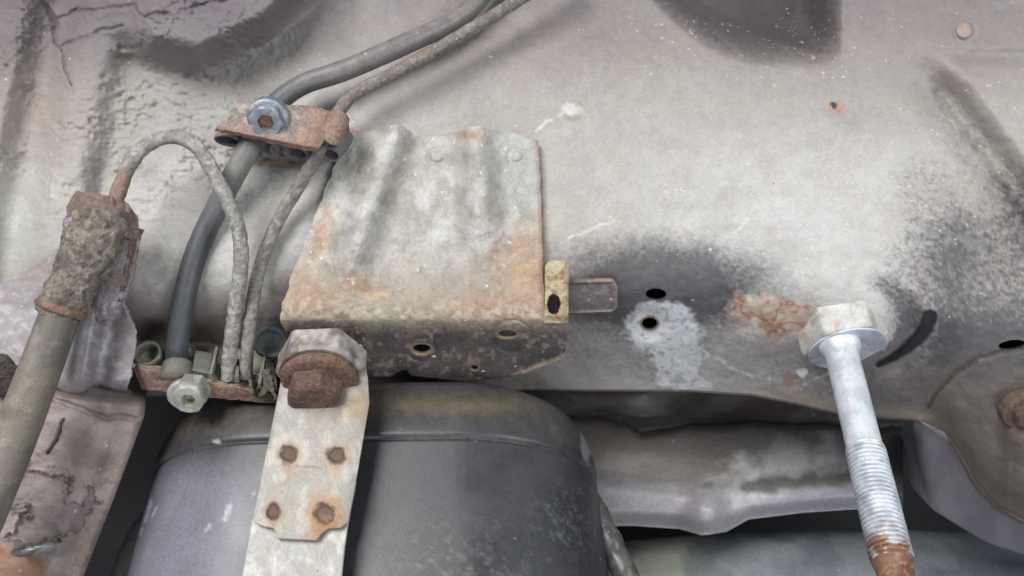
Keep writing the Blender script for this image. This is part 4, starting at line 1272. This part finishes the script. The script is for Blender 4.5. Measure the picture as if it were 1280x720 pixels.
# ---------------------------------------------------------------- lower clip
def build_lower_clip():
    root = thing('pipe_clip', P(250, 505, -8), 'rusty channel clip with greenish plastic tray holding three pipe ends above tank', 'clip', 'pipe clips on the body panel')
    # rusty front wall
    nu, nv = 130, 36
    s, t = np.meshgrid(np.linspace(0, 1, nu), np.linspace(0, 1, nv))
    x = lerp(163, 352, s) + 14 * t * (1 - s)
    ytop = np.interp(s, [0, 0.33, 0.5, 0.85, 1], [453, 463, 473, 487, 492])
    ybot = np.interp(s, [0, 0.1, 0.5, 0.85, 1], [486, 489, 497, 503, 505])
    y = lerp(ytop, ybot, t) + (fbm(x / 8, 0 * x, 0, 270, 3) - 0.5) * 3
    Y = lerp(-11, -7, t) + 2.5 * sstep(0.2, 0, t) + lerp(0, 6, s) + 3 * sstep(0.06, 0, s) - (fbm(x / 12, y / 9, 0, 271, 4) - 0.5) * 1.6
    V = P(x, y, Y)
    c = mixc(rustcol(V, 272, 0.4, 5), A(142, 116, 108), 0.45)
    c = mixc(c, A(168, 160, 138), sstep(0.25, 0.05, t + 0.3 * (fbm(x / 6, y / 6, 0, 273, 3) - 0.5)) * 0.7)
    mesh('channel_plate', V, grid_faces(nv, nu), c, 'rust', root, fleck=0.3, solid=1.6)
    # plastic tray
    nu, nv = 130, 60
    s, t = np.meshgrid(np.linspace(0, 1, nu), np.linspace(0, 1, nv))
    x = lerp(lerp(166, 340, s), lerp(165, 348, s), t)
    y = lerp(lerp(424, 440, s), np.interp(s, [0, 0.33, 0.5, 0.85, 1], [455, 465, 475, 489, 494]), t)
    Y = lerp(12, -8, t) + lerp(0, 5, s)
    well = 0
    for (cx, w) in ((222, 22), (286, 13), (309, 12)):
        well = well + np.exp(-np.abs((x - cx) / w) ** 4) * sstep(0.05, 0.25, t) * sstep(0.98, 0.8, t)
    Y = Y + 1.8 * np.clip(well, 0, 1) - (fbm(x / 10, y / 7, 0, 274, 4) - 0.5) * 2.0
    c = np.broadcast_to(A(158, 156, 138), x.shape + (3,)).copy()
    nn = fbm(x / 12, y / 9, 0, 275, 5)
    c = mixc(c, A(176, 172, 154), sstep(0.40, 0.66, nn) * 0.7)
    c = mixc(c, A(116, 110, 100), sstep(0.5, 0.66, fbm(x / 8, y / 8, 0, 276, 4)) * 0.6)
    mesh('plastic_tray', P(x, y, Y), grid_faces(nv, nu), c, 'plastic', root, solid=1.5)
    # sockets round the pipe ends and one empty socket
    up = -DOWN
    for k, (cx, cy, Y0, ro, ri, h, cc) in enumerate(((186, 444, -3, 4.9, 3.7, 3.4, (128, 124, 116)), (222, 458, -5, 5.2, 4.3, 2.4, (124, 120, 110)))):
        v, f = spin(P(cx, cy, Y0), (np.array([0.05, -0.86, 0.5]) if k == 0 else up), [(-5, ro, 'r'), (h - 2.2, ro, 'r'), (h - 1.4, ro * 0.97, 'r'), (h - 1.2, ro * 0.88, 'r'), (h - 1.4, ri, 'r'), (-3.5, ri, 'r')], 40, lump=0.3, lump_mm=3, seed=280 + k)
        c = mixc(np.broadcast_to(A(*cc), v.shape).copy(), A(110, 108, 98), sstep(0.45, 0.62, noise3(v, 4, 285)))
        mesh('socket', v, f, c, 'plastic', root)
    # green pad between the sockets
    q = np.array([P(244, 438, 1.5), P(267, 442, 2), P(262, 468, -6), P(240, 463, -6.5)])
    nrm = np.cross(q[1] - q[0], q[3] - q[0]); nrm /= np.linalg.norm(nrm)
    if nrm[1] > 0:
        nrm = -nrm
    ins = q.mean(0) + (q - q.mean(0)) * 0.9
    V = np.concatenate([q - nrm * 3, q + nrm * 0.1, ins + nrm * 0.5])
    F_ = [[8, 9, 10, 11][::-1]]
    for k0, k1 in ((0, 4), (4, 8)):
        for i in range(4):
            j = (i + 1) % 4
            F_.append([k0 + i, k0 + j, k1 + j, k1 + i])
    mesh('green_pad', V, F_, A(112, 114, 104), 'plastic', root, smooth=False)
    # walls between compartments
    for (x0, y0, x1, y1) in ((271, 440, 263, 474), (330, 452, 324, 486), (297, 455, 296, 478)):
        a0, a1 = P(x0, y0, 2), P(x1, y1, -7)
        w = np.array([1.0, 0, 0]) * 0.9
        upv = nrm * 2.6
        V = np.array([a0 - w, a0 + w, a1 + w, a1 - w, a0 - w * .6 + upv, a0 + w * .6 + upv, a1 + w * .6 + upv, a1 - w * .6 + upv])
        mesh('divider', V, [[0, 1, 2, 3], [4, 7, 6, 5], [0, 4, 5, 1], [1, 5, 6, 2], [2, 6, 7, 3], [3, 7, 4, 0]], A(126, 122, 110), 'plastic', root, smooth=False)
    # broken flake at the end
    nu, nv = 24, 24
    s, t = np.meshgrid(np.linspace(0, 1, nu), np.linspace(0, 1, nv))
    x = lerp(312, 342, s) + 4 * t; y = lerp(462, 490, t) + 6 * s + 5 * np.sin(s * 7)
    Y = lerp(-7, -12, t) + 4 * np.sin(s * 5) - (fbm(x / 5, y / 5, 0, 290, 3) - .5) * 5
    mesh('broken_flake', P(x, y, Y), grid_faces(nv, nu), A(116, 112, 102), 'crust', root, solid=1.0)
    # hexagonal nut with a socket, on its washer
    ax = np.array([0.05, -0.86, -0.46])
    o0 = P(240, 490, -10)
    v, f = spin(o0 + np.array([-3.5, 4, -1.0]), ax, [(-2, 6.0, 'r'), (1.6, 6.2, 'r'), (2.2, 5.6, 'r'), (2.3, 2, 'r')], 48, lump=0.15, seed=291)
    n_ = mesh('washer', v, f, A(190, 186, 184), 'zinc', root, rgh=0.15)
    v, f = spin(o0, ax, [(-3, 6.1, 'h'), (4.0, 6.1, 'h'), (4.8, 5.7, 'h'), (5.1, 5.0, 'r'), (5.1, 2.7, 'h'), (4.6, 2.5, 'h'), (2.0, 2.3, 'h'), (1.9, 0.3, 'r')], 72, turn=0.2, lump=0.1, lump_mm=3, seed=292)
    c = mixc(np.broadcast_to(A(186, 186, 176), v.shape).copy(), A(150, 150, 134), sstep(0.45, 0.62, noise3(v, 4, 293)))
    mesh('hex_nut', v, f, c, 'zinc', root, rgh=0.2, sharp=28)
    # rubber bush behind
    v, f = spin(P(338, 428, 6), (0.1, -0.95, -0.2), [(-10, 6.2, 'r'), (0, 6.4, 'r'), (1, 6.0, 'r'), (1.2, 4.8, 'r'), (0.6, 4.5, 'r'), (0.6, 0.4, 'r')], 48, seed=294)
    mesh('rubber_bush', v, f, A(88, 92, 93), 'hose', root)


build_lower_clip()


# ---------------------------------------------------------------- flexible hose with crusted ferrule at its bracket
def build_flex_hose():
    root = thing('flexible_hose', P(-10, 640, -40), 'stout grey-brown flexible hose ending in a dirt-caked ferrule', 'hose')
    cl = path([(-60, 720, -52), (-22, 640, -46), (18, 545, -40), (50, 462, -36), (80, 380, -32), (90, 352, -30)], 110)
    v, f = tube(cl, np.interp(np.linspace(0, 1, 110), [0, 1], [7.4, 6.0]), 40, lump=0.12, lump_mm=8, seed=300)
    c = mixc(np.broadcast_to(A(126, 118, 106), v.shape).copy(), A(104, 100, 92), sstep(0.42, 0.6, noise3(v, 12, 301)))
    c = mixc(c, A(150, 138, 124), sstep(0.55, 0.68, noise3(v, 3, 302)) * 0.5)
    mesh('hose_tube', v, f, c, 'hose', root, fleck=0.6, rgh=0.12)
    cl = path([(70, 396, -32), (82, 372, -32), (102, 335, -31), (118, 300, -30), (132, 268, -28)], 90)
    t = np.linspace(0, 1, 90)
    r = np.interp(t, [0, 0.04, 0.08, 0.30, 0.45, 0.62, 0.85, 1], [6.4, 7.3, 7.5, 7.4, 7.6, 8.8, 9.2, 8.4])
    v, f = tube(cl, r, 130, lump=1.3, lump_mm=2.6, seed=303)
    n = noise3(v, 5, 304, 5)
    c = mixc(np.broadcast_to(A(142, 134, 124), v.shape).copy(), A(116, 110, 102), sstep(0.36, 0.68, n))
    c = mixc(c, A(170, 158, 144), sstep(0.45, 0.72, noise3(v, 2, 305)) * 0.6)
    c = mixc(c, A(90, 78, 70), sstep(0.50, 0.75, noise3(v, 1.6, 306)) * 0.6)
    mesh('dirt_caked_ferrule', v, f, c, 'crust', root)
    hx = P(92, 352, -31) - P(136, 258, -27)
    v, f = spin(P(128, 274, -27), hx, [(-5.0, 9.4, 'h'), (-4.2, 10.3, 'h'), (2.0, 10.4, 'h'), (3.0, 9.8, 'h'), (3.4, 8.5, 'r'), (3.5, 4, 'r')], 96, turn=0.35, lump=0.5, lump_mm=3, seed=351)
    mesh('hex_fitting', v, f, mixc(rustcol(v, 352, 0.6, 4), A(132, 120, 113), 0.6), 'rust', root, fleck=0.6, sharp=30, label='rusty hexagonal fitting at the hose end')
    v, f = spin(P(128, 274, -27), hx, [(3.0, 8.0, 'r'), (3.6, 9.9, 'r'), (5.0, 10.2, 'r'), (6.6, 10.0, 'r'), (7.6, 9.0, 'r'), (7.8, 6, 'r')], 80, lump=0.7, lump_mm=2.4, seed=353)
    mesh('corroded_collar', v, f, mixc(np.broadcast_to(A(168, 160, 162), v.shape).copy(), A(120, 106, 104), sstep(0.42, 0.66, noise3(v, 2.5, 354))), 'crust', root, fleck=1.0)
    v, f = spin(P(77, 385, -32.5), P(60, 425, -33.5) - P(88, 362, -32), [(-1.5, 7.4, 'r'), (0, 8.3, 'r'), (1.0, 8.2, 'r'), (1.4, 7.6, 'r'), (1.5, 6.2, 'r')], 48, lump=0.25, seed=307)
    mesh('ferrule_rim', v, f, rustcol(v, 308, .4, 3), 'rust', root, fleck=0.3)


build_flex_hose()


def build_hose_bracket():
    root = thing('hose_bracket', P(110, 495, -12), 'lilac-grey folded bracket plate with torn edge holding the stout flexible hose', 'bracket')
    nu, nv = 200, 190
    s, t = np.meshgrid(np.linspace(0, 1, nu), np.linspace(0, 1, nv))
    y = lerp(286, 496, t)
    xl = np.interp(y, [286, 310, 340, 370, 400, 500], [100, 82, 30, -30, -90, -110])
    xr = np.interp(y, [286, 300, 340, 366, 378, 392, 405, 416, 440, 470, 496], [172, 172, 166, 156, 152, 158, 166, 170, 168, 163, 156])
    x = lerp(xl, xr, s) + (fbm(y / 7, 0 * y, 0, 310, 3) - 0.5) * 3 * sstep(0.94, 1, s)
    Y = lerp(-10, -14, t) + 4 * sstep(60, -60, x)
    fx = np.interp(y, [330, 496], [138, 108])
    Y = Y - 11 * sstep(-52, -18, x - fx) * sstep(8, -10, x - fx) * sstep(330, 420, y) + 4 * np.exp(-((x - fx - 14) / 12) ** 2) * sstep(330, 400, y)
    Y = Y - 6 * np.exp(-((x - 20) / 30) ** 2) * sstep(380, 440, y)
    Y = Y + 16 * sstep(0.86, 1.0, t) ** 2
    Y = Y - (fbm(x / 40, y / 40, 0, 311, 3) - 0.5) * 2.5 - (fbm(x / 7, y / 7, 0, 312, 3) - 0.5) * 0.4
    c = np.broadcast_to(A(170, 165, 167), x.shape + (3,)).copy()
    n = fbm(x / 24, y / 20, 0, 313, 5)
    c = mixc(c, A(165, 152, 150), sstep(0.48, 0.62, n) * 0.7)
    c = mixc(c, A(150, 122, 112), sstep(380, 300, y + 50 * (n - 0.5)) * 0.75)
    c = mixc(c, A(132, 122, 130), np.exp(-((x - fx - 12) / 16) ** 2) * sstep(360, 420, y) * 0.6)  # shadow side of the fold painted into the colour
    c = mixc(c, A(206, 204, 208), sstep(0.52, 0.75, fbm(x / 10, y / 8, 0, 314, 5)) * 0.5)
    mesh('folded_plate', P(x, y, Y), grid_faces(nv, nu), c, 'panel', root, fleck=0.4, solid=1.5)
    # rusty yoke across the hose end
    nu, nv = 90, 46
    s, t = np.meshgrid(np.linspace(0, 1, nu), np.linspace(0, 1, nv))
    x = lerp(lerp(96, 152, s), lerp(82, 172, s), np.clip(t * 2.2, 0, 1)) + 2 * t
    y = lerp(lerp(238, 246, s), lerp(282, 298, s), t) + (fbm(x / 8, 0 * x, 0, 315, 3) - .5) * 6
    Y = -30 + 14 * np.abs(s - 0.5) ** 2 * 4 * 0.6 + 4 * sstep(0.3, 0, t) - 4 * t - (fbm(x / 12, y / 10, 0, 316, 4) - 0.5) * 4
    V = P(x, y, Y)
    c = mixc(rustcol(V, 317, 0.5, 4), A(146, 132, 122), 0.55)
    mesh('rusty_yoke', V, grid_faces(nv, nu), c, 'rust', root, fleck=0.5, solid=2.2)
    # curled side flange
    nu, nv = 26, 80
    s, t = np.meshgrid(np.linspace(0, 1, nu), np.linspace(0, 1, nv))
    y = lerp(284, 376, t) + 6 * np.abs(s - 0.4) * sstep(0.1, 0, t)
    x = lerp(lerp(158, 180, s), lerp(140, 156, s), t) + (fbm(y / 8, s, 0, 318, 3) - .5) * 4
    Y = -22 + 12 * s + 4 * np.abs(s - 0.5) * 4 - 3 - (fbm(x / 8, y / 8, 0, 319, 3) - .5) * 2
    V = P(x, y, Y)
    mesh('curled_flange', V, grid_faces(nv, nu), mixc(rustcol(V, 320, 0.6, 4), A(140, 118, 112), 0.5), 'rust', root, fleck=0.5, solid=1.6)
    # torn sheet fold under the ferrule
    nu, nv = 50, 60
    s, t = np.meshgrid(np.linspace(0, 1, nu), np.linspace(0, 1, nv))
    y = lerp(300, 400, t)
    x = lerp(lerp(120, 168, s), lerp(100, 150, s), t)
    Y = -16 - 6 * np.sin(s * 3.0) - (fbm(x / 16, y / 16, 0, 321, 3) - 0.5) * 2.5
    V = P(x, y, Y)
    c = mixc(np.broadcast_to(A(140, 130, 136), V.shape).copy(), A(190, 190, 198), sstep(0.52, 0.72, noise3(V, 3, 322)))
    c = mixc(c, A(138, 118, 112), sstep(0.40, 0.68, noise3(V, 5, 323)))
    mesh('inner_fold', V, grid_faces(nv, nu), c, 'rust', root, fleck=0.6, solid=1.4)


build_hose_bracket()


# ---------------------------------------------------------------- dusty box-section arm
def build_arm():
    root = thing('suspension_arm', P(40, 760, -20), 'dusty mauve-brown box arm with peeling coating beside the dark gap', 'arm')
    nu, nv = 210, 220
    s, t = np.meshgrid(np.linspace(0, 1, nu), np.linspace(0, 1, nv))
    y0 = np.interp(s, [0, 0.45, 0.62, 0.8, 1], [462, 474, 480, 488, 494])
    y = lerp(y0, 800, t)
    xr = np.interp(y, [480, 520, 620, 720, 800], [178, 174, 137, 98, 66])
    # front face for s < .8, rounded edge, then the side wall running back
    q = np.clip(s / 0.80, 0, 1)
    x = lerp(-140, 0, q) + xr * q
    Y = lerp(-14, -26, t) + 10 * sstep(0.07, 0, t)
    k = np.clip((s - 0.78) / 0.22, 0, 1)
    Y = Y + 9.0 * sstep(0.62, 0.82, s) ** 1.5 + 60 * k ** 1.4
    x = x - 14 * k + 8 * sstep(0.74, 0.80, s)
    Y = Y - (fbm(x / 60, y / 60, 0, 330, 3) - 0.5) * 4 - (fbm(x / 12, y / 12, 0, 331, 3) - 0.5) * 1.0
    # peeled patch and cuts
    pe = np.maximum(blob(x, y, 62, 625, 60, 34, 0.4, 0.9, 332, 16), blob(x, y, 60, 655, 50, 28, -0.4, 0.8, 336, 14))
    edge = np.exp(-((pe - 0.05) / 0.10) ** 2)
    Y = Y + 1.5 * sstep(-0.03, 0.12, pe) - 2.2 * edge * fbm(x / 9, y / 9, 0, 333, 3)
    d, _ = segdist(x + 3 * (fbm(x / 6, y / 6, 0, 334, 2) - .5), y, [(79, 525), (72, 548), (60, 566)])
    cut = sstep(3.2, 1.0, d)
    Y = Y + 2.0 * cut
    d2, _ = segdist(x, y + 6 * (fbm(x / 9, y / 9, 0, 335, 3) - .5), [(65, 498), (95, 508), (130, 522), (170, 522)])
    Y = Y + 1.5 * sstep(5, 1.5, d2)
    c = np.broadcast_to(A(150, 136, 130), x.shape + (3,)).copy()
    n = fbm(x / 26, y / 22, 0, 337, 5)
    c = mixc(c, A(122, 108, 102), sstep(0.38, 0.70, n) * 0.8)
    c = mixc(c, A(166, 156, 154), sstep(0.52, 0.66, fbm(x / 34, y / 20, 0, 338, 4)) * 0.5)
    c = mixc(c, A(122, 110, 112), sstep(-0.02, 0.15, pe) * 0.55)
    c = mixc(c, A(84, 76, 78), edge * sstep(0.5, 0.62, fbm(x / 7, y / 7, 0, 339, 3)) * 0.9)
    c = mixc(c, A(74, 66, 68), np.clip(cut, 0, 1) * 0.7)
    c = mixc(c, A(150, 112, 84), np.clip(blob(x, y, 10, 715, 60, 36, 0, 0.6, 340, 16) * 2.5, 0, 1) * 0.8)
    c = mixc(c, A(96, 92, 98), k)  # shade of the side wall painted into the colour
    mesh('box_section', P(x, y, Y), grid_faces(nv, nu), c, 'panel', root, fleck=0.25)
    # bright worn bolt head at the foot
    og = P(42, 686, -27)
    v, f = spin(og, (0.2, -0.30, -0.93), [(-1.2, 5.8, 'r'), (0, 6.8, 'r'), (0.8, 6.6, 'r'), (1.6, 5.4, 'r'), (2.1, 3.2, 'r'), (2.2, .4, 'r')], 48, lump=0.3, lump_mm=3, seed=341)
    mesh('bolt_head', v, f, mixc(np.broadcast_to(A(205, 206, 206), v.shape).copy(), A(150, 146, 140), sstep(0.45, 0.6, noise3(v, 3, 342))), 'steel', root, rgh=-0.1, label='bright worn bolt head at the foot of the arm')
    v, f = spin(P(4, 470, -18), (0.2, -0.9, -0.3), [(-6, 7, 'h'), (1, 7.2, 'h'), (2, 6.6, 'r'), (2.6, 3, 'r'), (2.7, .3, 'r')], 48, lump=0.6, lump_mm=3, seed=343)
    mesh('stud', v, f, A(96, 88, 86), 'crust', root)


build_arm()


# ---------------------------------------------------------------- rusty bolt let into the boss at the far end of the rail
yb = float(panel_depth(np.array(1278.0), np.array(515.0)))
root = thing('rusty_bolt', P(1278, 515, yb), 'rusty brown bolt let into the dark boss of the sill rail', 'bolt')
ax = np.array([0.05, -0.86, -0.5])
o0 = P(1279, 512, yb)
v, f = spin(o0, ax, [(-3, 7.6, 'r'), (0.4, 7.8, 'r'), (1.4, 7.6, 'r'), (1.8, 6.6, 'r'), (1.9, 3, 'r')], 64, lump=0.4, lump_mm=2.5, seed=360)
mesh('washer', v, f, mixc(rustcol(v, 361, 0.6, 3), A(96, 84, 74), 0.65), 'rust', root, fleck=0.4)
v, f = spin(o0, ax, [(1.2, 5.4, 'h'), (4.2, 5.5, 'h'), (5.0, 5.0, 'h'), (5.3, 4.2, 'r'), (5.4, 0.5, 'r')], 64, turn=0.3, lump=0.3, lump_mm=2, seed=362)
mesh('bolt_head', v, f, mixc(rustcol(v, 363, 0.7, 3), A(88, 76, 68), 0.65), 'rust', root, fleck=0.4, sharp=32)
